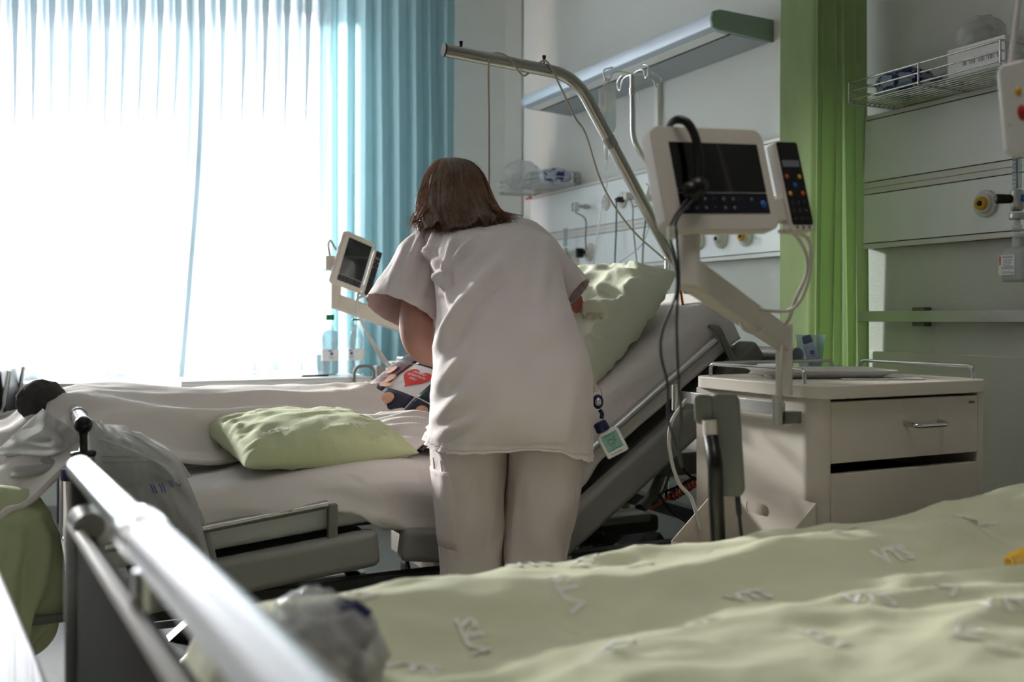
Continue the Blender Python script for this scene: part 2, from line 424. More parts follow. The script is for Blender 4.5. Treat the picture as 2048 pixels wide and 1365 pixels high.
# ------------------------------------------------------------------ curtains
def curtain(name, mname, label, base, n, cols, rows, parts=None, group=None):
    mb = MB(); mb.grid(cols, rows, base); return one(mb, name, mname, label, 'curtain', group)
CT = 5.55
def px_a(x, t): return (x - 1024) / FPX * t
def pleat(s, lam, A, B, ph=0.0):
    th = 2 * math.pi * s / lam + ph
    return B * lam * math.sin(2 * th) / (4 * math.pi) * 2, A * math.sin(th)
def sheer_main(u, v):
    a0, a1 = px_a(-840, CT), px_a(384, CT); s = a0 + (a1 - a0) * u; z = 3.02 - 2.62 * v
    lam = .1005; k = 1 - v
    dx, dy = pleat(s, lam, .018 + .010 * min(1, v * 1.4) + .010 * nz3(s * 3, v), max(.05, 2.3 * (1 - v * 1.7)), .35 + 1.2 * nz3(s * 1.3, v * .8, 7))
    e = max(0, (u - .72) / .28)
    sweep = -.30 * e ** 1.5 * max(0, v - .1) ** 1.6 * 1.3
    wob = .035 * nz3(s * 1.8, v * 1.6, 3) * v + .02 * nz3(s * 5, v * 1.1, 8) * v
    return Cf(s + dx + sweep + wob, CT + dy + .03 * nz3(s * 2, v * 2) * v, z)
curtain('sheer_curtain', 'curtain_sheer', 'sheer pale blue pleated curtain hanging across the left part of the bright window', sheer_main, 0, 900, 30)
def sheer_right(u, v):
    a0, a1 = px_a(378, CT), px_a(662, CT); s = a0 + (a1 - a0) * u; z = 3.02 - 2.6 * v
    lam = .118
    dx, dy = pleat(s, lam, .02 + .028 * min(1, v * 1.6) + .012 * nz3(s * 4, v, 5), max(.15, 2.0 * (1 - v * 1.6), 2.2 * math.exp(-((u - .06) / .09) ** 2), 1.9 * math.exp(-((u - .62) / .05) ** 2)), 1.2)
    sweep = -(.16 * (1 - u) ** 1.2 + .05) * max(0, v - .15) ** 1.5
    hookv = -.10 * math.exp(-((u - .70) / .10) ** 2) * max(0, v - .45) ** 1.5
    wob = .05 * nz3(s * 1.7, v * 1.4, 11) * v + .02 * nz3(s * 5, v * 1.3, 6) * v
    return Cf(s + dx + sweep + hookv + wob, CT - .05 + dy, z)
curtain('sheer_curtain', 'curtain_sheer', 'sheer pale blue curtain drawn sideways at its foot, beside the gathered blue one', sheer_right, 0, 360, 30)
def blue_gather(u, v):
    a0, a1 = px_a(636, CT), px_a(908, CT); s = a0 + (a1 - a0) * u; z = 3.02 - 2.75 * v
    lam = .094
    dx, dy = pleat(s, lam, .034 + .012 * nz3(s * 5, v * .8, 2), .75 * max(.35, 1 - v), .2 + 1.2 * nz3(s * 6, 0, 4))
    wob = .022 * nz3(s * 4, v * 1.6, 21)
    return Cf(s + dx + wob, CT + .02 + dy, z)
curtain('blue_curtain', 'curtain_blue', 'gathered light blue curtain hanging between window and grey wall corner', blue_gather, 0, 380, 24)
m = MB(); wbox(m, px_a(-900, CT), px_a(960, CT), CT - .03, CT + .06, 3.03, 3.07); one(m, 'curtain_rail', 'white_plastic', 'white ceiling curtain rail above the blue curtains', 'rail')
# green privacy curtain, bunched beside the head wall
GY = 2.56
def green_cur(u, v):
    z = 3.0 - 2.7 * v
    x0 = lerp(2.20, 2.165, v); x1 = lerp(2.555, 2.588, v)
    s = x0 + (x1 - x0) * u
    w = u + .010 * nz3(u * 5, v * 1.5) * v
    d = .03 * math.sin(w * 5.2 + .3) * (1 - w * .5) if w < .36 else 0
    k = max(0, min(1, (w - .28) / .12))
    d += k * (.034 * math.sin((w - .3) * 48 + 1.6 * nz3(w * 3, 0, 4)) + .012 * math.sin(w * 91 + 2 * v))
    d += .010 * nz3(u * 6, v * 2.2, 9)
    return V((s + .02 * nz3(u * 3, v * 1.5, 2) * v, GY - d - .04 * (1 - u), z))
curtain('green_curtain', 'curtain_green', 'green fabric privacy curtain bunched between the two head wall panels', green_cur, 0, 150, 40)
m = MB(); m.bx(.2, 2.58, GY - .02, GY + .02, 3.02, 3.05); one(m, 'curtain_track', 'white_plastic', 'white ceiling track of the green privacy curtain', 'rail')

# ------------------------------------------------------------------ head wall panels
PX = 2.56
def wall_panel(y0, y1, label, seams):
    t = thing('supply_panel', label, 'wall panel', (DW, (y0 + y1) / 2, 1.332))
    m = MB(); m.bx(PX + .004, DW - .0005, y0, y1, 1.332, 1.78); m.build('backing', 'groove', t)
    for nm, z0, z1, mt in (('top_cap', 1.7660, 1.7801, 'board_warm'), ('upper_board', 1.5575, 1.7630, 'board'), ('duct_strip', 1.5350, 1.5545, 'board_warm'), ('duct_strip', 1.5160, 1.5340, 'board_warm'), ('lower_board', 1.3510, 1.5130, 'board'), ('bottom_cap', 1.3319, 1.3480, 'board_warm')):
        ys = [y0] + [s for s in seams] + [y1]
        for a, b in zip(ys, ys[1:]):
            m = MB(); m.bx(PX, PX + .02, a + .0008, b - .0008, z0, z1); m.build(nm, mt, t, bevel=.0012, bseg=1)
    return t
wall_panel(.60, 2.532, 'white two-row medical supply panel on the dim wall right of the green curtain', [])
far_panel = wall_panel(2.86, 5.02, 'white two-row medical supply panel behind the patient bed full of cables', [4.21])
m = MB(); p = on_x(1057, 397, PX - .002); m.box(p, (.004, .07, .012)); m.build('red_sticker', 'red', far_panel)

def disc(mb, c, r, h, n=24, prof=None):
    M = frame((-1, 0, 0)).to_4x4(); M.translation = V(c)
    mb.lathe(prof or [(r, 0), (r, h * .6), (r * .93, h), (0.0001, h)], M, n)
def gas_outlet(x, y, r, col, label, group=None):
    p = on_x(x, y, PX)
    t = thing('gas_outlet', label, 'wall outlet', p, group)
    m = MB(); disc(m, p, r, .012, 28); m.build('cover_ring', 'white_plastic', t)
    m = MB(); disc(m, p + V((-.012, 0, 0)), r * .72, .008, 28); m.build('collar', 'white_plastic', t)
    m = MB(); disc(m, p + V((-.02, 0, 0)), r * .5, .010, 24); m.build('coloured_ring', col, t)
    m = MB(); disc(m, p + V((-.03, 0, 0)), r * .22, .004, 6); m.build('socket_hole', 'black_plastic', t)
    return t
gas_outlet(1398, 482, .040, 'dark_plastic', 'gas outlet with black ring, leftmost of three under the bedside screen')
gas_outlet(1443, 478, .040, 'white_plastic', 'all-white gas outlet between the black-ringed and yellow-ringed outlets')
gas_outlet(1492, 473, .040, 'yellow', 'gas outlet with yellow ring half hidden under the bedside screen')
gas_outlet(1973, 408, .040, 'yellow', 'gas outlet with yellow ring on the dim panel beside the oxygen flowmeter')
gas_outlet(1150, 518, .044, 'white_plastic', 'white gas outlet behind the carer\'s right sleeve')
gas_outlet(1040, 446, .036, 'white_plastic', 'white wall outlet peeking out behind the carer\'s right shoulder')
def socket(x, y, r, label):
    p = on_x(x, y, PX); t = thing('power_socket', label, 'socket', p)
    m = MB(); disc(m, p, r, .008, 28); m.build('cover_plate', 'white_plastic', t)
    m = MB(); M = axes(p + V((-.0085, 0, 0)), (0, -1, 0), (0, 0, 1), (-1, 0, 0)); m.prism(rrect(r * 1.0, r * 1.3, r * .25), 0, .003, M); m.build('socket_face', 'board_warm', t)
    for k, (dy, dz) in enumerate(((0, 0), (-.008, .012), (.008, .012), (0, -.016))):
        m = MB(); disc(m, p + V((-.012, dy, dz)), .0042 if k == 0 else .003, .0015, 10); m.build('pin_hole', 'black_plastic', t)
    return t
socket(1212, 407, .036, 'round white power socket, empty, below the drip bag')
socket(1246, 400, .040, 'round white power socket with a black plug in it')
p = on_x(1246, 400, PX - .012)
t = thing('power_plug', 'black plug with dark lead in the round wall socket', 'plug', p)
m = MB(); disc(m, p, .014, .03, 14); m.tube([p + V((-.02, .005, 0)), p + V((-.02, .03, .004))], .007, 8); m.build('plug_body', 'black_plastic', t)
m = MB(); m.tube(spline([p + V((-.02, .03, .004)), on_x(1233, 420, PX - .03), on_x(1232, 470, PX - .03), on_x(1230, 515, PX - .04), on_x(1230, 560, PX - .05)]), .0035, 8); m.build('lead', 'cable_dark', t)
# black outlet plug with blue tag lower left
p = on_x(1178, 505, PX)
gas_outlet(1180, 505, .047, 'white_plastic', 'white gas outlet holding a black plug with blue tag')
t = thing('hose_connector', 'black hose connector with blue tag plugged into a white outlet', 'connector', p + V((-.04, 0, 0)))
m = MB(); m.box(p + V((-.055, 0, -.005)), (.04, .026, .05)); m.build('plug_body', 'black_plastic', t, bevel=.008)
m = MB(); m.tube(spline([p + V((-.06, 0, -.02)), p + V((-.06, .004, -.06)), p + V((-.06, 0, -.09))]), .003, 8); m.build('lead', 'cable_white', t)
m = MB(); q = on_x(1177, 542, PX - .06); m.box(q, (.012, .018, .04)); m.build('blue_tag', 'blue', t, bevel=.002)
# metal hose valve with lead
p = on_x(1178, 414, PX); t = thing('wall_valve', 'small metal valve on the wall panel with a lead hanging down', 'valve', p)
m = MB(); disc(m, p, .009, .06, 12); disc(m, p + V((-.015, 0, 0)), .014, .012, 12); m.build('stem', 'brushed', t)
m = MB(); m.box(p + V((-.075, .006, -.004)), (.03, .03, .045)); m.build('clip', 'chrome', t, bevel=.004)
m = MB(); m.tube(spline([p + V((-.075, .006, -.03)), on_x(1171, 440, PX - .06), on_x(1171, 480, PX - .05), on_x(1173, 500, PX - .05)]), .0035, 8); m.build('lead', 'cable_grey', t)
# white junction socket with two leads, right of the lifting pole foot
p = on_x(1277, 398, PX); t = thing('socket_box', 'square white socket box with two leads, half behind the lifting pole', 'socket', p)
m = MB(); m.box(p + V((-.015, 0, 0)), (.03, .075, .07)); m.build('box_body', 'board_warm', t, bevel=.004)
m = MB(); m.box(p + V((-.045, .02, .012)), (.035, .03, .035)); m.build('adapter', 'white_plastic', t, bevel=.006)
m = MB(); m.tube(spline([p + V((-.045, .035, .02)), on_x(1265, 410, PX - .05), on_x(1266, 450, PX - .05), on_x(1271, 500, PX - .05), on_x(1276, 545, PX - .06)]), .003, 8); m.build('lead', 'cable_green', t)
m = MB(); m.tube(spline([p + V((-.03, -.02, -.02)), on_x(1291, 420, PX - .05), on_x(1287, 480, PX - .06), on_x(1284, 545, PX - .08)]), .0042, 8); m.build('lead', 'cable_green', t)
# nurse call handset in wall cradle behind pole
p = on_x(1307, 396, PX); t = thing('call_handset', 'pale call handset tilted in a wall cradle left of the screen', 'handset', p)
m = MB(); m.box(p + V((-.02, 0, 0)), (.03, .03, .03)); m.build('cradle', 'white_plastic', t, bevel=.004)
m = MB(); m.box(p + V((-.05, -.01, .01)), (.02, .04, .1), Matrix.Rotation(.5, 3, 'X')); m.build('handset_body', 'board', t, bevel=.006)
# thin pale drain tube crossing in front of the panel
m = MB(); m.tube(spline([on_x(1306, 415, PX), on_x(1302, 440, 2.45), on_x(1283, 490, 2.36), on_x(1240, 525, 2.3), on_x(1220, 545, 2.25), on_x(1212, 570, 2.2), V((1.75, 2.95, 1.13))]), .003, 8)
one(m, 'infusion_line', 'clear_plastic', 'thin clear line running slantwise below the wall panel strips', 'tube')
# oxygen flowmeter left, far panel (glass column)
p = on_x(1131, 480, PX - .05); t = thing('flowmeter', 'small glass flowmeter column on the panel beside the carer\'s sleeve', 'flowmeter', p)
m = MB(); M = Matrix.Translation(on_x(1131, 493, PX - .05)); m.lathe([(.012, 0), (.012, .085), (.0135, .087), (.0135, .093)], M, 14); m.build('glass_column', 'thin_glass', t)
m = MB(); M = Matrix.Translation(on_x(1131, 505, PX - .05)); m.lathe([(.014, -.035), (.016, 0), (.011, .024)], M, 14); m.tube([on_x(1131, 507, PX - .05), on_x(1131, 507, PX)], .009, 10); m.build('valve_body', 'brushed', t)
m = MB(); m.box(on_x(1131, 480, PX - .05), (.003, .003, .07)); m.build('scale_strip', 'white_plastic', t)

# aluminium equipment rail, bracket (dim wall)
t = thing('equipment_rail', 'aluminium equipment rail on the dim wall under the supply panel', 'rail', (DW, 1.7, 1.085))
m = MB(); m.bx(DW - .045, DW - .033, .6, 2.56, 1.085, 1.121); m.build('rail_bar', 'brushed', t, bevel=.002)
b = on_x(1842, 634, DW - .02)
m = MB(); m.bx(DW - .034, DW, b.y - .025, b.y + .025, b.z - .031, b.z + .031); m.build('bracket', 'grey_plastic', t, bevel=.003)
m = MB(); m.bx(DW - .034, DW, .8, .85, b.z - .031, b.z + .031); m.build('bracket', 'grey_plastic', t, bevel=.003)

# wire baskets
def basket(y0, y1, label):
    x0, x1, zb, zt = 2.365, 2.575, 1.782, 1.848
    t = thing('wire_basket', label, 'wire basket', ((x0 + x1) / 2, (y0 + y1) / 2, zb), 'wire baskets on the head wall')
    for i, z in enumerate((zt, zt - .028, zt - .056)):
        m = MB(); m.tube(fillet([(x1, y0, z), (x0, y0, z), (x0, y1, z), (x1, y1, z)], .008, 4), .0036 if i == 0 else .0030, 8); m.build('side_wire', 'chrome', t)
    for y in (y0, (y0 + y1) / 2, y1):
        m = MB(); m.tube(fillet([(x0 - .004, y, zt), (x0 - .004, y, zb), (x1, y, zb)], .008, 4), .003, 8); m.build('upright_wire', 'chrome', t)
    for i in range(10):
        x = x0 + .018 + (x1 - x0 - .02) * i / 9
        m = MB(); m.tube([(x, y0, zb + .004), (x, y1, zb + .004)], .0021, 6); m.build('floor_wire', 'chrome', t)
    for y in (y0 + .04, y1 - .04):
        m = MB(); m.bx(x1 - .006, DW, y - .012, y + .012, zb - .004, zt); m.build('wall_hook', 'chrome', t)
    return t
basket(1.845, 2.395, 'chrome wire basket right of the green curtain holding a box and blue pack')
basket(4.49, 5.02, 'chrome wire basket in the far corner above the carer\'s shoulder')
def crump(name, mname, label, cat, c, r, seed, amp=.2, freq=2.6, rot=0, sub=4, group=None):
    m = MB(); m.blob(c, r, seed, amp, freq, sub, Matrix.Rotation(rot, 3, 'Z')); return one(m, name, mname, label, cat, group)
crump('incontinence_pack', 'blue_check_dark', 'dark blue and white checked pack crumpled in the near wire basket', 'pack', (2.47, 2.27, 1.831), (.075, .085, .042), 2, .18)
crump('incontinence_pack', 'blue_check_dark', 'flat blue checked wrapper lying behind the bulky pack in the near basket', 'wrapper', (2.48, 2.12, 1.808), (.05, .075, .016), 5, .2)
c = V((2.47, 1.94, 0)); t = thing('glove_box', 'open white cardboard box with printed lines in the near wire basket', 'box', (c.x, c.y, 1.79))
m = MB(); m.bx(2.40, 2.54, 1.86, 2.05, 1.790, 1.872); m.build('box_body', 'paper', t, bevel=.002)
m = MB()
for k in range(4): m.text('||| ·|', .018, axes((2.3995, 1.985 - k * .03, 1.825), (0, -1, 0), (0, 0, 1), (-1, 0, 0)), .0003)
m.build('printed_lines', 'cable_grey', t)
m = MB(); m.blob((2.46, 1.985, 1.905), (.055, .06, .05), 4, .28, 2.4, 4); m.build('film_sleeve', 'milky_film', t)
crump('incontinence_pack', 'blue_check', 'bright blue and white checked pack in the far wire basket', 'pack', (2.47, 4.56, 1.83), (.085, .06, .042), 7, .12)
for k in range(3):
    m = MB(); m.box((2.46, 4.70 + .035 * k, 1.832), (.15, .012, .075), Matrix.Rotation(.25 + .1 * k, 3, 'X')); one(m, 'paper_sleeve', 'paper', ['white paper sleeve leaning beside the bright blue pack', 'white paper sleeve, middle of three leaning in the far basket', 'white paper sleeve leaning next to the clear plastic bag'][k], 'paper', 'paper sleeves in the far basket', bevel=.002)
crump('plastic_bag', 'clear_film', 'clear crumpled plastic bag bulging from the far wire basket', 'bag', (2.45, 4.91, 1.88), (.10, .10, .075), 11, .2, 2.2)

# over-bed wall lamp
y0, y1 = 3.03, 4.62
prof = [(2.60, 2.165), (2.335, 2.182), (2.312, 2.19), (2.306, 2.215), (2.315, 2.245), (2.345, 2.254), (2.60, 2.248)]
t = thing('wall_lamp', 'long silver-grey wall lamp above the patient bed with green-grey end cap', 'lamp', (DW, 3.8, 2.165))
def pr(y): return [V((a, y, b)) for a, b in prof]
m = MB(); m.rings([pr(y0 + .012), pr(y1 - .012)], True, True, False); m.build('housing', 'lamp_shell', t, bevel=.004)
def cap(ya, yb): 
    c = V((2.45, 0, 2.21)); return [[V((c.x + (a - c.x) * 1.012, y, c.z + (b - c.z) * 1.03)) for a, b in prof] for y in (ya, yb)]
m = MB(); m.rings(cap(y0, y0 + .012), True, True, False); m.build('end_cap', 'lamp_cap', t, label='green-grey end cap')
m = MB(); m.rings(cap(y1 - .012, y1), True, True, False); m.build('end_cap', 'lamp_shell', t)
m = MB(); m.add([(2.345, y0 + .03, 2.1795), (2.345, y1 - .03, 2.1795), (2.40, y1 - .03, 2.176), (2.40, y0 + .03, 2.176)], [(0, 1, 2, 3)], False); m.build('diffuser', 'white_gloss', t, solid=.002)
m = MB(); m.add([(2.41, y0 + .02, 2.1755), (2.41, y1 - .02, 2.1755), (2.59, y1 - .02, 2.1645), (2.59, y0 + .02, 2.1645)], [(0, 1, 2, 3)], False); m.build('underside', 'lamp_under', t, solid=.002)
m = MB(); m.tube([(2.405, y0 + .02, 2.1745), (2.405, y1 - .02, 2.1745)], .003, 6); m.build('slot_edge', 'groove', t)
# conduit below lamp
p = on_x(1316, 200, DW - .01)
m = MB(); m.bx(DW - .022, DW, p.y - .016, p.y + .016, 1.78, 2.163); one(m, 'cable_duct', 'board_warm', 'narrow vertical cable duct between wall lamp and supply panel', 'duct', bevel=.003)

# fill light added at the ceiling, out of view, to brighten the near blanket
cl = thing('fill_lamp', 'added unseen fill lamp at the ceiling over the foot of the near bed', 'lamp', (.85, .8, ZC - .03))
m = MB(); m.bx(.2, 1.5, .48, 1.12, ZC - .03, ZC - .001); m.build('housing', 'white_plastic', cl, bevel=.003)
ld = bpy.data.lights.new('fill_lamp_light', 'AREA'); ld.shape = 'RECTANGLE'; ld.size = 1.2; ld.size_y = .55; ld.energy = 3.2; ld.color = (1, .95, .9); ld.spread = math.radians(95)
lo_ = bpy.data.objects.new('fill_lamp_light', ld); COL.objects.link(lo_); lo_.location = (0, 0, -.005); lo_.parent = cl
# ------------------------------------------------------------------ patient bed (second bed)
BY0, BY1 = 2.42, 3.28              # near and far side of the mattress
TOPP = [(.14, .672), (.45, .700), (.80, .728), (.98, .715), (1.14, .702), (1.22, .720), (1.40, .845), (1.60, .985), (1.80, 1.125), (1.865, 1.165)]
TH = .15
def top_z(X): return linterp(TOPP, X)
def prof_pts(n=60):
    P = spline([V((a, 0, b)) for a, b in TOPP], 6); out = []
    for i, p in enumerate(P):
        t = (P[min(i + 1, len(P) - 1)] - P[max(i - 1, 0)]).normalized(); out.append((p, V((-t.z, 0, t.x))))
    return out
def section(p, nrm, y0, y1, th, r=.035, crown=.006):
    """rounded box cross-section of the mattress at a profile point"""
    out = []
    for a, b in rrect(y1 - y0, th, r, 5):
        out.append(p + nrm * (b - th / 2) + V((0, (y0 + y1) / 2 + a, 0)))
    return out
m = MB(); R = [section(p, n, BY0, BY1, TH) for p, n in prof_pts()]
def shrink(R0, d, k): 
    c = sum(R0, V()) / len(R0); return [c + (p - c) * k + d for p in R0]
e0 = (R[0][0] - R[1][0]).normalized(); e1 = (R[-1][0] - R[-2][0]).normalized()
R = [shrink(R[0], e0 * .03, .80), shrink(R[0], e0 * .02, .93)] + R + [shrink(R[-1], e1 * .025, .94), shrink(R[-1], e1 * .04, .80)]
m.rings(R); one(m, 'mattress', 'mattress', 'white mattress with raised back part on the patient bed', 'mattress')

# fitted sheet over the mattress, hem slipping down on the near side
PR = prof_pts()
def sheet_fn(u, v):
    i = u * (len(PR) - 1); k = min(int(i), len(PR) - 2); s = i - k
    p = PR[k][0].lerp(PR[k + 1][0], s); n = PR[k][1].lerp(PR[k + 1][1], s).normalized()
    X = p.x
    drop = interp([(.14, .10), (.42, .093), (.62, .075), (.70, .105), (.82, .165), (.98, .172), (1.3, .172), (1.36, .150), (1.9, .150)], X)
    r = .035; g = .005
    wtop = BY1 - BY0
    L = drop + wtop + .05; s_ = v * L
    wrk = .006 * ridge(X * 5 + v * 2, v * 6, 1) + .004 * nz3(X * 14, v * 9, 4)
    if s_ < drop:
        d = drop - s_; yy = BY0 - g - .006 * math.sin(d * 20) * (X < 1.2)
        fold = .020 * ridge(X * 6 - d * 9, d * 4, 2) * min(1, d * 14) * (1 if X < 1.25 else .25)
        if d < r: 
            a = d / r * math.pi / 2; return p + n * (g - r + r * math.cos(a)) + V((0, BY0 + r - (r + g) * math.sin(a), 0))
        return p - n * d + V((0, yy - abs(fold), 0)) + n * (r * .0)
    if s_ > drop + wtop:
        d = s_ - drop - wtop; return p - n * d + V((0, BY1 + g, 0))
    yy = BY0 + r + (s_ - drop) * (wtop - r) / wtop
    e = min(1, min(s_ - drop, drop + wtop - s_) / .05)
    return p + n * (g + max(0, wrk) * e) + V((0, max(BY0 + .0, min(BY1, yy)), 0))
m = MB(); m.grid(150, 120, sheet_fn); one(m, 'bed_sheet', 'sheet', 'white sheet pulled over the mattress and slipping off its near edge', 'sheet', solid=.003)

# --- frame
bed = thing('hospital_bed', 'grey adjustable hospital bed in the middle with raised backrest', 'bed', (1.0, 2.85, 0))
def quad_bar(m, P0, P1, y0, y1, th, up=0.0):
    """box bar from P0 to P1 in the XZ plane, extruded in Y"""
    P0, P1 = V((P0[0], 0, P0[1])), V((P1[0], 0, P1[1])); d = (P1 - P0); n = V((-d.z, 0, d.x)).normalized()
    vs = []
    for y in (y0, y1):
        for p in (P0, P1): vs += [p + n * up + V((0, y, 0)), p + n * (up - th) + V((0, y, 0))]
    m.add(vs, [(0, 1, 3, 2), (4, 6, 7, 5), (0, 2, 6, 4), (1, 5, 7, 3), (0, 4, 5, 1), (2, 3, 7, 6)], False)
FOOT = ((.20, .515), (.79, .572)); SEAT = ((.86, .568), (1.24, .515)); BACK = ((1.27, .523), (1.84, .922))
for nm, (A, B), th in (('foot_panel', FOOT, .092), ('seat_panel', SEAT, .085), ('back_panel', BACK, .10)):
    for y0 in (BY0 - .045, BY1 - .01):
        m = MB(); quad_bar(m, A, B, y0, y0 + .055, th); m.build(nm, 'frame_grey', bed, bevel=.02, bseg=4)
    m = MB(); quad_bar(m, (A[0] + .02, A[1]), (B[0] - .02, B[1]), BY0 + .01, BY1 - .01, .02, up=-.012); m.build('support_deck', 'grey_plastic', bed)
# mattress retaining bars and clips
def bar_line(A, B, y): return [V((A[0], y, A[1])), V((B[0], y, B[1]))]
m = MB(); m.tube(bar_line((.16, .585), (.665, .642), BY0 - .022), .0105, 10); m.build('side_bar', 'brushed', bed)
m = MB(); m.tube(bar_line((1.34, .685), (1.835, 1.032), BY0 - .024), .0115, 10); m.build('side_bar', 'aluminium', bed)
m = MB(); m.box((.678, BY0 - .02, .60), (.024, .02, .085)); m.build('bar_clip', 'grey_plastic', bed, bevel=.004)
c = V((1.85, BY0 - .02, 1.045))
m = MB(); m.tube(spline([c + V((-.02, .03, .03)), c + V((-.012, -.012, .02)), c + V((.01, -.016, -.02)), c + V((.045, -.012, -.075))], 6), .016, 8, flat=.45); m.build('bar_clip', 'grey_plastic', bed)
# head bumper and head bar
m = MB(); quad_bar(m, (1.86, .935), (1.985, 1.035), BY0 - .03, BY0 + .06, .07); m.build('bumper', 'grey_plastic', bed, bevel=.02, bseg=4)
m = MB(); quad_bar(m, (1.80, .93), (1.93, 1.00), BY0 + .02, BY0 + .14, .05); m.build('hinge_cover', 'dark_plastic', bed, bevel=.008)
m = MB(); m.tube([(2.10, BY0 - .08, .985), (2.10, BY1 + .08, .985)], .024, 14); m.build('head_bar', 'grey_plastic', bed)
for y in (BY0 - .03, BY1 + .03):
    m = MB(); m.tube([(2.10, y, .985), (2.10, y, .35)], .019, 12); m.build('head_post', 'grey_plastic', bed)
m = MB(); m.bx(2.085, 2.115, BY0 + .02, BY1 - .02, .52, .90); m.build('headboard', 'warm_plastic', bed, bevel=.01)
# base frame
for y in (BY0 + .02, BY1 - .02):
    m = MB(); m.bx(.10, 2.12, y - .02, y + .02, .40, .445); m.build('base_beam', 'dark_plastic', bed, bevel=.004)
m = MB(); m.bx(1.30, 1.36, BY0 - .005, BY0 + .008, .425, .44); m.build('type_plate', 'aluminium', bed)
for x in (.12, 2.08):
    m = MB(); m.bx(x - .025, x + .025, BY0 + .02, BY1 - .02, .395, .44); m.build('cross_beam', 'dark_plastic', bed)
m = MB(); m.bx(.25, 1.95, 2.62, 3.08, .12, .19); m.build('undercarriage', 'dark_plastic', bed, bevel=.01)
for x0, x1 in ((.35, .62), (1.55, 1.85)):
    m = MB(); quad_bar(m, (x0, .18), (x1, .40), 2.70, 2.76, .05); m.build('lift_arm', 'dark_plastic', bed); m = MB(); quad_bar(m, (x0, .18), (x1, .40), 2.94, 3.0, .05); m.build('lift_arm', 'dark_plastic', bed)
for x in (.3, 1.9):
    for y in (2.5, 3.2):
        m = MB(); m.tube([(x, y, .12), (x, y, .18)], .02, 10); M = frame((0, 1, 0)).to_4x4(); M.translation = V((x, y - .02, .06)); m.lathe([(.03, 0), (.06, .004), (.06, .036), (.03, .04)], M, 20); m.build('caster', 'dark_plastic', bed)
for y in (2.62, 3.05): 
    m = MB(); m.bx(.28, 1.92, y - .02, y + .02, .14, .18) if False else m.bx(.28, 1.92, 2.48 if y < 2.8 else 3.18, 2.52 if y < 2.8 else 3.22, .14, .18); m.build('wheel_beam', 'grey_plastic', bed)
# drive motors, hose, orange spiral cord seen under the backrest
m = MB(); m.bx(1.36, 1.78, 2.60, 2.74, .43, .485); m.build('motor_housing', 'dark_plastic', bed, bevel=.015, bseg=3)
m = MB(); m.bx(1.52, 1.72, 2.56, 2.62, .475, .50); m.build('motor_lid', 'grey_plastic', bed, bevel=.006)
m = MB(); M = frame((1, 0, 0)).to_4x4(); M.translation = V((1.33, 2.56, .455))
m.lathe([(.033 if k % 2 else .027, k * .012) for k in range(18)], M, 14); m.build('bellows', 'black_plastic', bed)
m = MB(); m.tube(spline([on_y(1330, 850, 2.82), on_y(1322, 940, 2.80), on_y(1305, 990, 2.78), on_y(1280, 1020, 2.72)]), .019, 12); m.build('hose', 'grey_plastic', bed)
a, b = on_y(1300, 1020, 2.70), on_y(1392, 962, 2.66); pts = []
for k in range(121):
    s = k / 120; c = a.lerp(b, s); w = .016 * max(0, min(1, (s - .38) * 8, )); ang = (s - .38) * 2 * math.pi * 14
    pts.append(c + V((0, math.cos(ang) * w, math.sin(ang) * w)))
m = MB(); m.tube(pts, .0045, 8); m.build('spiral_cord', 'orange', bed, label='orange spiral cord')
q = on_y(1350, 925, 2.78); m = MB(); m.box(q, (.16, .10, .075)); m.build('control_box', 'grey_plastic', bed, bevel=.006)
for k, pts in enumerate(([(1352, 880, 2.66), (1345, 930, 2.62), (1325, 985, 2.64), (1305, 1010, 2.68)], [(1355, 900, 2.6), (1372, 945, 2.58), (1405, 965, 2.56), (1412, 958, 2.55), (1398, 954, 2.55), (1352, 975, 2.62), (1320, 988, 2.68)], [(1318, 990, 2.6), (1345, 1025, 2.52), (1372, 1045, 2.45), (1382, 1060, 2.43), (1376, 1085, 2.42)])):
    m = MB(); m.tube(spline([on_y(*q) for q in pts]), .004, 8); m.build('bed_lead', 'cable_dark' if k else 'cable_grey', bed)
# foot end: board, chrome rail on black joints, posts
FX = .115
for i, y in enumerate((2.385, 3.31)):
    m = MB(); m.tube([(FX, y, .20), (FX, y, .795)], .0235, 18); m.build('foot_post', 'chrome', bed)
    m = MB(); M = Matrix.Translation((FX, y, .795)); m.lathe([(.0255, 0), (.0265, .003), (.0265, .008), (.024, .011), (.009, .0115), (.0085, .045), (.012, .06)], M, 20); m.ball((FX, y, .864), .0195, 18, 12); m.build('rail_joint', 'black_plastic', bed)
m = MB(); m.tube([(FX, 2.395, .866), (FX - .005, 3.30, .866)], .0165, 16); m.build('foot_rail', 'chrome', bed)
m = MB(); m.tube([(FX, 2.585, .866), (FX, 2.615, .866)], .0195, 16); m.build('rail_sleeve', 'chrome', bed)
m = MB(); m.bx(FX - .012, FX + .012, 2.41, 3.29, .30, .70); m.build('footboard', 'warm_plastic', bed, bevel=.008)
m = MB(); m.tube([(FX - .02, 2.385, .745), (FX - .02, 2.385, .77)], .026, 14); m.build('blue_clip', 'navy', bed)
m = MB()
for y in (2.48, 3.22): m.tube(fillet([(FX, y, .42), (-.17, y, .42), (-.17, 2.85, .42)], .04), .011, 8)
m.build('linen_shelf', 'grey_plastic', bed)
m = MB(); m.blob(on_y(83, 803, 2.80), (.055, .045, .05), 3, .18, 2.0, 4); one(m, 'cloth_wrap', 'felt', 'dark grey felt wrap knotted round the chrome foot rail', 'cloth')

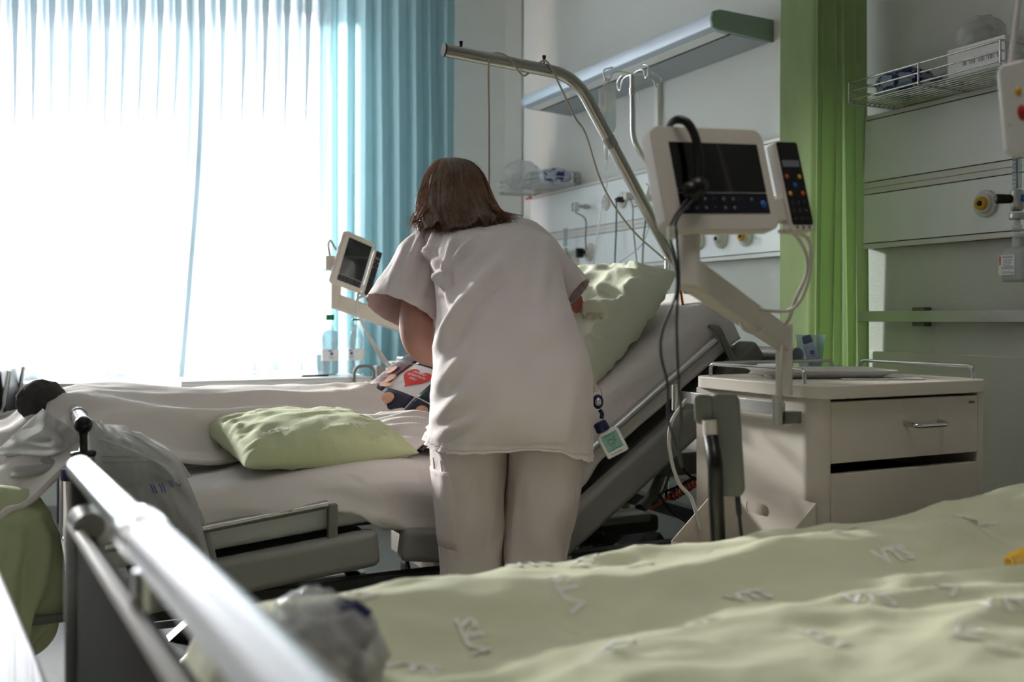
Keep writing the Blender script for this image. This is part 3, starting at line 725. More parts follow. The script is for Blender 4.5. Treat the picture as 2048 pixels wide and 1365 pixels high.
# ------------------------------------------------------------------ bedding on patient bed
def duvet_fn(u, v):
    X = lerp(-.16, 1.42, u); Y = lerp(2.56, 3.30, v)
    # ridge of the covered legs, held up by the foot rail
    ridge_h = interp([(-.16, .60), (-.06, .82), (.06, .895), (.16, .905), (.5, .888), (.85, .882), (1.0, .872), (1.12, .84), (1.3, .85), (1.42, .9)], X)
    front = interp([(-.16, .50), (-.02, .66), (.12, .76), (.3, .735), (.5, .722), (.8, .742), (1.0, .735), (1.1, .73), (1.25, .76), (1.42, .88)], X)
    yb = interp([(-.1, 2.45), (.1, 2.5), (.3, 2.60), (.7, 2.72), (.95, 2.60), (1.2, 2.56)], X)
    Yl = lerp(yb, 3.31, v)
    prof = interp([(0, 0), (.08, .10), (.24, .55), (.40, .95), (.52, 1.0), (.7, .94), (.9, .5), (1, .05)], v)
    z = front + (ridge_h - front) * prof
    w = ridge(X * 2.2 + v * 1.3, v * 2.6, 3.3); z += .012 * w * (1 - prof * .7)
    z += .010 * nz3(X * 6, v * 7, 1)
    c = max(0, 1 - abs(X - 1.02) / .22)
    z += c * .028 * ridge(X * 9 + v * 5, v * 7 - X * 3, 5) * (v < .55)
    d = max(0, 1 - abs(X - .12) / .2); z += d * .012 * ridge(X * 10, v * 9, 6)
    z += .022 * math.exp(-((v - .23 - .25 * max(0, .45 - X)) / .05) ** 2) * (X < .7) * (X > .05)
    return V((X + .02 * nz3(v * 6, X * 3, 7), Yl, z))
m = MB(); m.grid(190, 90, duvet_fn); one(m, 'white_duvet', 'duvet', 'white duvet over the patient\'s legs, propped on the foot rail', 'duvet', solid=.012)
# crumpled duvet edge beside the carer
def flap_fn(u, v):
    X = lerp(.84, 1.12, u); Y = lerp(2.47, 2.72, v)
    z = lerp(.748, .80, v) + .026 * ridge(X * 8 + v * 2, v * 3 + X * 4, 8) + .03 * math.sin(math.pi * u) * math.sin(math.pi * v)
    z -= .03 * (1 - math.sin(math.pi * min(1, max(0, u)))) * (1 - v)
    return V((X, Y + .02 * nz3(X * 9, v * 3), z))
m = MB(); m.grid(60, 50, flap_fn); one(m, 'folded_cloth', 'sheet', 'bunched fold of white cloth between green pillow and carer', 'cloth', solid=.012)

def pillow_fn(L, W, T, seed=0, wr=.012, flat=.75, pinch=.07, ex=.42):
    def fn(u, v, side=1):
        e = max(0.0, (1 - u * u) * (1 - v * v))
        h = T / 2 * e ** ex
        x = L / 2 * u * (1 - pinch * (1 - v * v) * abs(u) ** 3); y = W / 2 * v * (1 - pinch * (1 - u * u) * abs(v) ** 3)
        edge = (max(abs(u), abs(v))) ** 2
        w = wr * (ridge(u * 3 + seed, v * 3 - seed, seed) * .5 + ridge(u * 1.4 - v * 2.6, v * 1.2 + u, seed + 4) * .6 - .5) * min(1, e * 5) * (.35 + edge)
        w += wr * .55 * (ridge(u * 7 + seed, v * 2.2, 2) * abs(v) ** 4 + ridge(u * 2.2, v * 7 + seed, 3) * abs(u) ** 4) * min(1, e * 9)
        return V((x, y, (h + w) if side > 0 else -(h * flat + w * .5)))
    return fn
def pillow(name, mname, label, cat, M, L, W, T, seed=0, wr=.012, flat=.75, pinch=.07, n=56, ex=.42):
    f = pillow_fn(L, W, T, seed, wr, flat, pinch, ex); mb = MB()
    s = lambda a: math.sin((a * 2 - 1) * math.pi / 2)
    mb.grid(n, n, lambda a, b: M @ f(s(a), s(b), 1)); mb.grid(n, n, lambda a, b: M @ f(s(1 - a), s(b), -1))
    o = thing(name, label, cat, M.translation - UP * T / 2)
    mb.build('cover', mname, o, weld=True)
    return o, f
def printed(o, f, M, mname, txt, spots, size):
    for (u, v, a) in spots:
        mb = MB(); ca, sa = math.cos(a), math.sin(a)
        mb.text(txt, size, None, fn=lambda x, y: (lambda s: M @ (s + V((0, 0, .0016))))(f(min(.97, max(-.97, u + (x * ca - y * sa) * 2)), min(.97, max(-.97, v + (x * sa + y * ca) * 2)), 1)), bold=size * .02)
        mb.build('print', mname, o)
# green pillow lying on near mattress edge
Mg = axes((.675, 2.625, .772), (V((1, .10, .0))).normalized(), V((-.1, .98, .13)).normalized(), V((0, -.13, .99)).normalized())
o, f = pillow('green_pillow', 'green_pillow_cloth', 'small sage green pillow lying on the bed against the white duvet', 'pillow', Mg, .46, .40, .15, 3, .018, .55)
printed(o, f, Mg, 'linen_print', 'VTS', [(-.55, -.55, .2), (.1, .35, -.2), (.35, -.6, .1), (-.45, .45, .3)], .085)
# pale green head pillow propped on the backrest
zx = V((-math.sin(math.radians(47)), 0, math.cos(math.radians(47)))); xx = V((math.cos(math.radians(47)), 0, math.sin(math.radians(47))))
Mh = axes((1.565, 2.83, 1.06), (0, -1, 0), xx, zx)
o, f = pillow('head_pillow', 'pale_green_linen', 'large pale green pillow propped up at the head of the patient bed', 'pillow', Mh, .78, .47, .24, 8, .045, .6, .03, 90, .32)
printed(o, f, Mh, 'pale_print', 'VTS', [(.80, -.1, .3), (.45, -.4, .1)], .07)

# photo cushion beside the patient
pc = Q(800, 775, 2.98)
ux = (RT * .75 - FW * .60 - UP * .20).normalized(); uy = RT * .6 + FW * .5 + UP * .45; uy = (uy - ux * uy.dot(ux)).normalized(); uz = ux.cross(uy)
Mp = axes(Q(840, 794, 3.03), ux, uy, uz)
o, f = pillow('photo_cushion', 'photo_white', 'cushion printed with family photos and a red heart beside the carer\'s arm', 'cushion', Mp, .375, .375, .135, 12, .004, .6)
def patch(u0, u1, v0, v1, mname, nm, lift=.0012, n=8):
    mb = MB(); mb.grid(n, n, lambda a, b: Mp @ (f(lerp(u0, u1, a), lerp(v0, v1, b)) + V((0, 0, lift)))); mb.build(nm, mname, o, solid=.0008)
def oval(u, v, ru, rv, mname, nm, lift=.0022):
    mb = MB(); pts = [Mp @ (f(u, v) + V((0, 0, lift)))] + [Mp @ (f(u + ru * math.cos(a * math.pi / 10), v + rv * math.sin(a * math.pi / 10)) + V((0, 0, lift))) for a in range(20)]
    mb.add(pts, [(0, i + 1, (i + 1) % 20 + 1) for i in range(20)]); mb.build(nm, mname, o)
cells = ['photo_navy', 'photo_teal', 'photo_navy', 'photo_plum', None, 'photo_teal', 'photo_teal', 'photo_navy', 'photo_teal']
g = .012
for k, mn in enumerate(cells):
    cu, cv = k % 3, k // 3
    if mn: patch(-.99 + cu * .66 + g, -.99 + (cu + 1) * .66 - g, .99 - (cv + 1) * .66 + g, .99 - cv * .66 - g, mn, 'photo')
for (u, v, r, cl_, hr_) in ((-.62, .06, .13, 'photo_plum', 'photo_navy'), (-.42, -.16, .11, 'photo_skin', 'photo_hair'), (-.12, -.62, .17, 'photo_plum', 'photo_skin'), (-.72, -.58, .13, 'photo_teal', 'photo_plum'), (.62, -.55, .13, 'photo_skin', 'photo_hair'), (.66, .10, .10, 'photo_hair', 'photo_navy'), (-.5, .62, .13, 'photo_plum', 'photo_hair'), (.1, .62, .14, 'photo_teal', 'photo_plum'), (.72, .66, .12, 'photo_plum', 'photo_navy')):
    oval(u + .02, v - r * 1.15, r * 1.25, r * .55, cl_, 'photo_clothes', .0028)
    oval(u, v + r * .32, r * .86, r * .78, hr_, 'photo_hair', .0034)
    oval(u, v, r * .68, r * .88, 'photo_skin', 'photo_face', .0042)
hp = []
for k in range(40):
    a = 2 * math.pi * k / 40; hp.append((16 * math.sin(a) ** 3 / 17, (13 * math.cos(a) - 5 * math.cos(2 * a) - 2 * math.cos(3 * a) - math.cos(4 * a)) / 17))
mb = MB(); mb.add([Mp @ (f(0, .02) + V((0, 0, .003)))] + [Mp @ (f(a * .29, .02 + b * .27) + V((0, 0, .003))) for a, b in hp], [(0, i + 1, (i + 1) % 40 + 1) for i in range(40)]); mb.build('heart', 'heart_red', o, label='red heart print')
mb = MB()
for txt, dv in (('PAPI DU', .10), ('SCHAFFSCH', .02), ('DAS!', -.06)):
    mb.text(txt, .072, None, fn=lambda x, y, dv=dv: Mp @ (f(x, .03 + dv + y) + V((0, 0, .004))), bold=.001)
mb.build('lettering', 'photo_white', o)

# ------------------------------------------------------------------ lifting pole with cord
PY = 2.75
pole = thing('lifting_pole', 'thick brushed steel lifting pole reaching over the patient bed', 'pole', (2.06, PY, .42))
pA, pB, pC = on_y(889, 100, PY), on_y(1150, 152, PY), on_y(1360, 545, PY)
pD = pC + (pC - pB).normalized() * .12; pE = V((pD.x + .06, PY, .42))
path = fillet([pA, pB, pD, pE], .085, 12)
m = MB(); m.tube(path, .0195, 22); m.build('tube', 'steel', pole)
d = (pA - pB).normalized()
m = MB(); m.tube([pA - d * .001, pA + d * .004], .0205, 22); m.build('end_cap', 'black_plastic', pole)
for x, y in ((922, 92), (1088, 120)):
    q = on_y(x, y, PY); dn = V((d.z, 0, -d.x)); dn = dn if dn.z > 0 else -dn
    m = MB(); m.tube([q - UP * .02, q + UP * (.006 if x < 1000 else -.001)], .0025, 6); M = Matrix.Translation(q - UP * .002); m.lathe([(.004, 0), (.0065, .014), (.0055, .016)], M, 10); m.build('peg', 'black_plastic', pole)
q = (pB.lerp(pC, .30)); dd = (pC - pB).normalized()
m = MB(); m.tube([q, q + dd * .035], .0200, 22, caps=False); m.build('label_wrap', 'milky_film', pole)
side = V((dd.z, 0, -dd.x)); side = side if side.x < 0 else -side
m = MB(); vv = (side * .45 - V((0, 1, 0)) * .9).normalized()
m.text('||||| ||', .008, axes(q + dd * .018 + vv * .0206, dd, vv.cross(dd), vv), .0001); m.text('▣', .01, axes(q + dd * .006 + vv * .0206, dd, vv.cross(dd), vv), .0001); m.build('label_print', 'ink', pole)
cordpts = [on_y(978, 400, PY - .03), on_y(978, 250, PY - .028), on_y(977, 140, PY - .026), on_y(980, 110, PY - .006), on_y(1000, 107, PY + .012), on_y(1020, 118, PY - .018), on_y(1040, 146, PY - .022), on_y(1052, 150, PY + .01), on_y(1085, 122, PY), on_y(1100, 132, PY - .02), on_y(1118, 168, PY - .03), on_y(1150, 235, PY - .04), on_y(1172, 270, PY - .04), on_y(1205, 370, PY - .03), on_y(1260, 455, PY - .03), on_y(1330, 520, PY - .02)]
m = MB(); m.tube(spline(cordpts, 8), .0032, 8); one(m, 'pull_cord', 'cord', 'beige cord wound round the lifting pole and hanging down', 'cord')

# ------------------------------------------------------------------ drip stand and bag
IY = 3.12
st = thing('drip_stand', 'slim steel drip stand with four hooks at the bed head', 'drip stand', (2.16, IY, .42))
top = on_y(1265, 152, IY); b1 = on_y(1266, 285, IY); b2 = on_y(1312, 345, IY); b3 = V((b2.x + .05, IY, b2.z - .12)); b4 = V((b3.x, IY, .42))
m = MB(); m.tube(fillet([top, b1, b2, b3, b4], .05), .0105, 14); m.build('stand_pole', 'chrome', st)
m = MB(); m.tube([top - UP * .07, top - UP * .045], .0118, 14); m.tube(fillet([top + V((.012, 0, -.05)), top + V((.022, 0, -.055)), top + V((.03, 0, -.085))], .006), .002, 6); m.build('clamp_ring', 'brushed', st)
def hook(dirv):
    dirv = V(dirv).normalized(); p = top + UP * .006
    return spline([p, p + dirv * .05 + UP * .004, p + dirv * .085 - UP * .006, p + dirv * .10 - UP * .035, p + dirv * .118 - UP * .028, p + dirv * .122 + UP * .002, p + dirv * .085 + UP * .016], 6)
for dv in ((-1, .0, 0), (1, -.05, 0), (.1, 1, 0), (-.1, -1, 0)):
    m = MB(); m.tube(hook(dv), .003, 8); m.build('hook', 'chrome', st)
hb = top + V((-.108, 0, -.028))
bag = thing('infusion_bag', 'clear infusion bag with white label hanging from the drip stand', 'infusion bag', hb - UP * .22)
def bagf(u, v):
    a = 2 * math.pi * u; w = interp([(0, .012), (.07, .022), (.14, .036), (.8, .036), (.93, .028), (1, .010)], v); th = interp([(0, .003), (.2, .010), (.6, .020), (.85, .018), (1, .005)], v)
    return hb + V((w * math.cos(a) * (1 if abs(math.cos(a)) < .98 else 1.02), th * math.sin(a) + .004 * nz3(v * 6, u * 5, 2), -.012 - .185 * v))
m = MB(); m.grid(28, 24, bagf); m.build('pouch', 'clear_film', bag)
def bagw(u, v): p = bagf(u, .55 + .44 * v); c = V((hb.x, hb.y, p.z)); return c + (p - c) * .94
m = MB(); m.grid(24, 10, bagw); m.build('fluid', 'water', bag)
m = MB(); m.add([hb + V((-.02, -.020, -.04)), hb + V((.012, -.022, -.05)), hb + V((-.014, -.025, -.12)), hb + V((-.024, -.023, -.13))], [(0, 1, 2, 3)], False); m.build('bag_label', 'paper', bag, solid=.001)
m = MB(); m.tube(spline([hb + V((-.010, 0, -.014)), hb + V((-.008, 0, .004)), hb + V((.006, 0, .006)), hb + V((.011, 0, -.014))], 5), .0025, 6); m.build('hanger_loop', 'clear_film', bag)
cpt = hb + V((-.004, 0, -.20))
m = MB(); M = Matrix.Translation(cpt); m.lathe([(.0025, -.004), (.006, -.006), (.0065, -.026), (.0035, -.03)][::-1], M, 12); m.build('spike', 'grey_plastic', bag)
m = MB(); M = Matrix.Translation(cpt - UP * .03); m.lathe([(.002, -.062), (.008, -.056), (.0085, -.004), (.006, 0)], M, 14); m.build('drip_chamber', 'clear_plastic', bag)
m = MB(); m.tube(spline([cpt - UP * .09, cpt - UP * .2, on_y(1205, 400, 3.1), on_y(1197, 455, 3.08), on_y(1190, 500, 3.05), on_y(1183, 560, 2.95)]), .0024, 8); m.build('drip_line', 'clear_plastic', bag)
# ------------------------------------------------------------------ people
def skin_body(name, J, E, mname, parent, sub=2, root=0):
    """J: list of (point, radius) ; E: edges"""
    c = V(J[root][0]); me = bpy.data.meshes.new(name)
    me.from_pydata([V(p) - c for p, r in J], E, []); me.update()
    o = bpy.data.objects.new(name, me); COL.objects.link(o)
    sk = o.modifiers.new('skin', 'SKIN'); sk.use_smooth_shade = True
    for i, (p, r) in enumerate(J):
        sv = me.skin_vertices[0].data[i]; sv.radius = r if isinstance(r, tuple) else (r, r); sv.use_root = (i == root)
    ss = o.modifiers.new('sub', 'SUBSURF'); ss.levels = sub; ss.render_levels = sub
    me.materials.append(MATS[mname])
    o.location = c - wloc(parent); WLOC[o.name] = c; o.parent = parent
    return o
def add_hand(J, E, wrist, fwd, side, r=.0085, size=1.0, curl=None):
    fwd = V(fwd).normalized(); side = V(side).normalized(); nn = fwd.cross(side); cu = V(curl) if curl else -UP
    palm = len(J); J.append((V(J[wrist][0]) + fwd * .06 * size, (.032 * size, .016 * size))); E.append((wrist, palm))
    pc = V(J[palm][0])
    for k, (off, ln) in enumerate(((-.027, .060), (-.009, .072), (.009, .068), (.027, .054))):
        b = pc + side * off * size + fwd * .030 * size; prev = palm
        for s, dr in ((0, 0), (.42, .10), (.75, .35), (1, .62)):
            J.append((b + fwd * ln * s * size + cu * .03 * dr * size, r * (1 - .25 * s))); E.append((prev, len(J) - 1)); prev = len(J) - 1
    b = pc - side * .034 * size - fwd * .012 * size; prev = palm
    for s in (0, .55, 1):
        J.append((b + (fwd * .7 - side * .65).normalized() * .05 * s * size + cu * .012 * s, r * 1.1 * (1 - .2 * s))); E.append((prev, len(J) - 1)); prev = len(J) - 1

nurse = thing('person', 'carer in white tunic and trousers bending over the bed, seen from behind', 'person', Cf(0, 2.42, 0))
J = []; E = []
def jt(p, r, par=None):
    J.append((V(p), r)); i = len(J) - 1
    if par is not None: E.append((par, i))
    return i
pel = jt(Q(1018, 815, 2.46), (.135, .10)); sp = jt(Q(1008, 690, 2.50), (.12, .09), pel); ch = jt(Q(985, 560, 2.64), (.125, .09), sp)
nb = jt(Q(950, 470, 2.80), .07, ch); nk = jt(Q(938, 440, 2.87), .052, nb); h1 = jt(Q(922, 405, 2.93), (.074, .085), nk); h2 = jt(Q(910, 365, 2.95), (.070, .08), h1); h3 = jt(Q(905, 340, 2.95), .05, h2)
ns = jt(Q(915, 410, 3.03), .014, h1)
ls = jt(Q(885, 505, 2.73), .058, ch); lu = jt(Q(838, 600, 2.66), .053, ls); lu2 = jt(Q(829, 660, 2.62), .051, lu); le = jt(Q(843, 702, 2.62), .046, lu2); lf = jt(Q(905, 712, 2.76), .042, le); lw = jt(Q(985, 706, 2.93), .026, lf)
add_hand(J, E, lw, Q(1060, 695, 3.08) - Q(985, 706, 2.93), UP, size=1)
rs = jt(Q(1078, 505, 2.78), .056, ch); re = jt(Q(1092, 600, 2.92), .045, rs); rw = jt(Q(1092, 640, 3.10), .027, re)
add_hand(J, E, rw, Q(1088, 640, 3.3) - Q(1092, 640, 3.10), -UP, size=1)
for x0, kx, ax in ((948, 945, 948), (1090, 1078, 1072)):
    hip = jt(Q(x0, 850, 2.45), .085, pel); kn = jt(Cf((kx - 1024) / FPX * 2.42, 2.43, .49), .058, hip); ca = jt(Cf((kx - 1024) / FPX * 2.42, 2.41, .33), .056, kn); an = jt(Cf((ax - 1024) / FPX * 2.42, 2.41, .09), .036, ca); jt(Cf((ax - 1024) / FPX * 2.42, 2.52, .045), .034, an)
skin_body('body', J, E, 'skin', nurse)

# folds: list of (x0,y0,x1,y1,width px,height m) in the picture's frame of the garment's back
TFOLDS = [(872, 462, 838, 560, 6, .010), (905, 480, 880, 585, 6, .012), (930, 490, 893, 540, 6, .009), (855, 500, 905, 600, 6, .009), (950, 475, 915, 520, 5, .007), (880, 540, 900, 620, 5, .007), (1010, 520, 905, 610, 16, .012), (985, 560, 890, 650, 14, .012), (930, 610, 872, 690, 12, .014), (915, 650, 868, 720, 12, .014), (905, 690, 866, 760, 10, .010),
          (935, 780, 880, 835, 16, .010), (925, 700, 872, 790, 14, .012), (1130, 610, 1060, 700, 30, .008), (1165, 700, 1090, 790, 34, .006), (940, 840, 880, 870, 10, .008), (1000, 740, 900, 760, 30, .006), (1095, 480, 1075, 640, 12, .006), (1050, 860, 980, 790, 40, .005), (1150, 760, 1120, 900, 18, .006)]
def foldh(p, folds):
    x, y = px(p); h = 0
    for x0, y0, x1, y1, w, a in folds:
        dx, dy = x1 - x0, y1 - y0; L2 = dx * dx + dy * dy; s = ((x - x0) * dx + (y - y0) * dy) / L2
        e = max(0, -s, s - 1); s = max(0, min(1, s)); d = math.hypot(x - x0 - dx * s, y - y0 - dy * s)
        tp = (.35 + .65 * math.sin(math.pi * min(1, max(0, s)))) 
        a *= 1.5; h += a * tp * math.exp(-(d / w) ** 2) - .45 * a * tp * math.exp(-((d - 1.8 * w) / (w * .9)) ** 2)
    return h
RG = [(872, 2.395, 860, 1176, .172), (858, 2.39, 859, 1179, .176), (838, 2.385, 860, 1182, .180), (800, 2.39, 862, 1184, .178), (740, 2.415, 865, 1181, .166), (680, 2.455, 869, 1162, .152), (620, 2.52, 874, 1138, .142), (560, 2.59, 868, 1126, .137), (515, 2.675, 850, 1122, .130), (490, 2.74, 838, 1098, .108), (474, 2.80, 846, 1066, .080), (466, 2.85, 872, 1030, .058), (464, 2.89, 896, 992, .048)]
def ring_at(tab, s, cols):
    i = s * (len(tab) - 1); k = min(int(i), len(tab) - 2); f = i - k
    P = [tab[max(0, k - 1)], tab[k], tab[k + 1], tab[min(len(tab) - 1, k + 2)]]
    return [.5 * (2 * P[1][c] + (P[2][c] - P[0][c]) * f + (2 * P[0][c] - 5 * P[1][c] + 4 * P[2][c] - P[3][c]) * f * f + (3 * P[1][c] - P[0][c] - 3 * P[2][c] + P[3][c]) * f ** 3) for c in range(cols)]
def torso_ring(s, n=96, ext=2.5, grow=0):
    y, t, xl, xr, b = ring_at(RG, s, 5); y2, t2, a2, b2, _ = ring_at(RG, min(1, s + .02), 5); y1, t1, a1, b1, _ = ring_at(RG, max(0, s - .02), 5)
    c = Q((xl + xr) / 2, y, t); tg = (Q((a2 + b2) / 2, y2, t2) - Q((a1 + b1) / 2, y1, t1)).normalized()
    nrm = RT.cross((tg + UP * 1.2).normalized()).normalized()
    if nrm.dot(FW) < 0: nrm = -nrm
    a = (xr - xl) / FPX * t / 2 + grow; out = []
    for k in range(n):
        ph = 2 * math.pi * k / n; co, si = math.cos(ph), math.sin(ph)
        ex = 2 / ext
        p = c + RT * (a * math.copysign(abs(co) ** ex, co)) + nrm * ((b + grow) * math.copysign(abs(si) ** ex, si))
        out.append((p, (RT * co * b + nrm * si * a).normalized()))
    return out
rows = []
NR = 90
for i in range(NR + 1):
    s = i / NR; r = torso_ring(s); row = []
    for k, (p, nn) in enumerate(r):
        back = max(0, -nn.dot(FW))
        d = foldh(p, TFOLDS) * min(1, back * 2.5 + .15)
        d += .004 * nz3(p.dot(RT) * 9, p.z * 9, 2)
        q = p + nn * d
        if s < .16:   # hem: scalloped pleats and side slit dip
            f = 1 - s / .16; ph = 2 * math.pi * k / 96
            q += nn * (.012 * f * f)
            q += nn * (.007 * math.sin(ph * 34 + 2 * math.sin(ph * 5)) * f * (1 if nn.dot(RT) < -.1 else .4))
            xx_ = px(p)[0]
            dip = interp([(858, .022), (900, .020), (1000, .010), (1060, .004), (1110, .012), (1150, .038), (1176, .060)], xx_) if back > .05 else .01
            q += UP * (-dip * f + .018 * f)
        row.append(q)
    rows.append(row)
m = MB(); m.rings(rows, True, False); tun = m.build('tunic', 'tunic', nurse, solid=.003)
# stitched hem band
m = MB(); hb_ = [[q + (q - sum(rows[0], V()) / 96).normalized() * .0022 for q in rows[i]] for i in (0, 1, 2, 3)]; m.rings(hb_, True, False); m.build('hem_band', 'tunic', tun)
m = MB(); m.tube([rows[4][k % 96] + (rows[4][k % 96] - sum(rows[4], V()) / 96).normalized() * .0016 for k in range(97)], .0012, 5); m.build('hem_seam', 'lining', tun)
# sleeves: rings given by outer and inner edge points
def sleeve(nm, tab, n=48, hem=.8, seed=0, folds=()):
    rows = []; N = 34
    for i in range(N + 1):
        s = i / N; ox, oy, ix, iy, t, hd, tilt = ring_at(tab, s, 7)
        A, B = Q(ox, oy, t), Q(ix, iy, t); c = (A + B) / 2; e1 = (B - A) / 2; dn = (FW * 1 + UP * tilt); dn = (dn - e1 * dn.dot(e1) / e1.length_squared).normalized()
        row = []
        for k in range(n):
            ph = 2 * math.pi * k / n; co, si = math.cos(ph), math.sin(ph)
            p = c + e1 * math.copysign(abs(co) ** .85, co) + dn * hd * math.copysign(abs(si) ** .85, si)
            nn = (e1.normalized() * co + dn * si)
            d = .004 * ridge(co * 2 + seed, s * 4, si * 2) + .003 * nz3(co * 4 + seed, s * 7, si * 4)
            if nn.dot(FW) < .3: d += foldh(p, folds)
            if s > hem: d += .0022 * math.sin(ph * 16 + seed) * (s - hem) / (1 - hem)
            row.append(p + nn * d)
        rows.append(row)
    mb = MB(); mb.rings(rows, True, False); o = mb.build(nm, 'tunic', nurse, solid=.003)
    c = sum(rows[-1], V()) / n
    mb = MB(); mb.rings([[p + (p - sum(r, V()) / n).normalized() * .002 for p in r] for r in rows[-6:]], True, False); mb.build('cuff_band', 'tunic', o)
    mb = MB(); mb.rings([[c + (p - sum(r, V()) / n) * .965 + (sum(r, V()) / n - c) for p in r] for r in rows[-12:]], True, False); mb.build('sleeve_lining', 'lining', o)
    return o
sleeve('sleeve', [(880, 447, 925, 560, 2.755, .085, 0), (842, 457, 912, 578, 2.735, .088, 0), (806, 487, 895, 595, 2.71, .088, -.1), (775, 535, 885, 615, 2.685, .086, -.2), (752, 573, 875, 634, 2.66, .084, -.35), (735, 601, 866, 652, 2.64, .084, -.5)], seed=1,
       folds=[(845, 470, 800, 590, 10, .010), (870, 480, 840, 600, 9, .012), (812, 500, 775, 590, 9, .007), (885, 520, 860, 630, 9, .010)])
sleeve('sleeve', [(1030, 437, 1010, 540, 2.80, .08, 0), (1062, 444, 1050, 556, 2.79, .08, 0), (1098, 470, 1085, 575, 2.77, .08, 0), (1128, 505, 1108, 590, 2.755, .075, -.1), (1152, 536, 1123, 598, 2.745, .07, -.2), (1176, 563, 1137, 605, 2.735, .065, -.3)], seed=5)
# collar band
m = MB(); 
# trousers
def leg_rows(tab, n=56, N=60, seed=0):
    rows = []
    for i in range(N + 1):
        s = i / N; z, xl, xr, t, b = ring_at(tab, s, 5); a = (xr - xl) / FPX * t / 2; c = Cf(((xl + xr) / 2 - 1024) / FPX * t, t, z); row = []
        for k in range(n):
            ph = 2 * math.pi * k / n; co, si = math.cos(ph), math.sin(ph)
            p = c + RT * a * math.copysign(abs(co) ** .84, co) + FW * b * math.copysign(abs(si) ** .84, si)
            nn = RT * co + FW * si
            d = .007 * ridge(co * 1.5 + seed, z * 6, si * 1.5 + seed) * min(1, s * 4 + .2) + .004 * nz3(co * 3 + seed, z * 14, si * 3)
            row.append(p + nn * (d - .004))
        rows.append(row)
    return rows
def zt(y, t): return 1.1 - (y - 635) / FPX * t
L_ = [(zt(800, 2.42), 868, 1020, 2.42, .150), (zt(870, 2.41), 862, 1016, 2.41, .155), (zt(930, 2.40), 866, 1013, 2.40, .145), (zt(1010, 2.39), 874, 1011, 2.39, .120), (zt(1100, 2.39), 881, 1006, 2.39, .095), (.35, 888, 1000, 2.40, .085), (.20, 893, 996, 2.40, .08), (.075, 898, 992, 2.40, .08)]
R_ = [(zt(800, 2.42), 1018, 1178, 2.42, .150), (zt(870, 2.41), 1016, 1178, 2.41, .155), (zt(930, 2.40), 1014, 1166, 2.40, .145), (zt(1010, 2.39), 1012, 1152, 2.39, .120), (zt(1100, 2.39), 1010, 1136, 2.39, .095), (.35, 1012, 1126, 2.40, .085), (.20, 1016, 1118, 2.40, .08), (.075, 1018, 1112, 2.40, .08)]
rl, rr_ = leg_rows(L_, seed=1), leg_rows(R_, seed=6)
m = MB(); m.rings(rl, True, False); m.rings(rr_, True, False)
tr = m.build('trousers', 'trouser', nurse, solid=.003)
# cargo pocket on left leg, side seams
def pocket(u, v):
    i = int(lerp(17, 33, v)); ph = lerp(.52, .70, u); k = int(ph * 56) % 56; c = sum(rl[i], V()) / 56; p = rl[i][k]
    return p + (p - c).normalized() * (.0015 + .004 * math.sin(math.pi * u) * (1 - v))
m = MB(); m.grid(9, 14, pocket); m.build('leg_pocket', 'trouser', tr, solid=.004)
for rows_, k in ((rl, 36), (rl, 32), (rr_, 50), (rr_, 54)):
    m = MB(); m.tube([rows_[i][k] + (rows_[i][k] - sum(rows_[i], V()) / 56).normalized() * .0022 for i in range(14, 46)], .0012, 5); m.build('seam', 'lining', tr)
for x in (948, 1066):
    c = Cf((x - 1024) / FPX * 2.42, 2.46, 0); m = MB()
    rws = []
    for s in range(9):
        q = s / 8; w = interp([(0, .030), (.3, .034), (.7, .045), (1, .025)], q); h = interp([(0, .075), (.35, .085), (.7, .05), (1, .02)], q)
        rws.append([c + FW * (-.10 + .26 * q) + RT * w * math.cos(a * math.pi / 8) + UP * (h / 2 + h / 2 * math.sin(a * math.pi / 8)) for a in range(16)])
    m.rings(rws); m.build('shoe', 'white_plastic', nurse)
# hair: shell and strands
HR = [(318, 893, 918, .018, 2.93), (323, 876, 936, .045, 2.93), (336, 863, 954, .072, 2.93), (358, 851, 968, .094, 2.925), (385, 843, 979, .106, 2.915), (408, 838, 990, .112, 2.905), (428, 834, 1003, .108, 2.90), (444, 836, 1012, .095, 2.895), (456, 842, 1004, .080, 2.90)]
def hair_pt(s, ph, off=0):
    y, xl, xr, b, t = ring_at(HR, max(0, min(1, s)), 5); t -= .05 + .19 * s * s; a = (xr - xl) / FPX * t / 2
    nn = RT * math.cos(ph) - FW * math.sin(ph)
    rag = UP * (.022 * nz3(ph * 4, 7.7) + .014 * nz3(ph * 11, 3.3)) * max(0, (s - .7) / .3)
    return rag + Q((xl + xr) / 2, y, t) + RT * (a + off) * math.cos(ph) - FW * (b + off) * math.sin(ph) , nn
rows = []
for i in range(41):
    s = i / 40; row = []
    for k in range(91):
        ph = math.radians(-42 + 264 * k / 90); p, nn = hair_pt(s, ph)
        row.append(p + nn * (.0035 * ridge(ph * 7, s * 1.2, 1) + .0025 * nz3(ph * 22, s * 2, 3)) * min(1, s * 3))
    rows.append(row)
m = MB(); m.rings(rows, False, False); hr = m.build('hair', 'hair', nurse, solid=.004)
random.seed(5); m = MB()
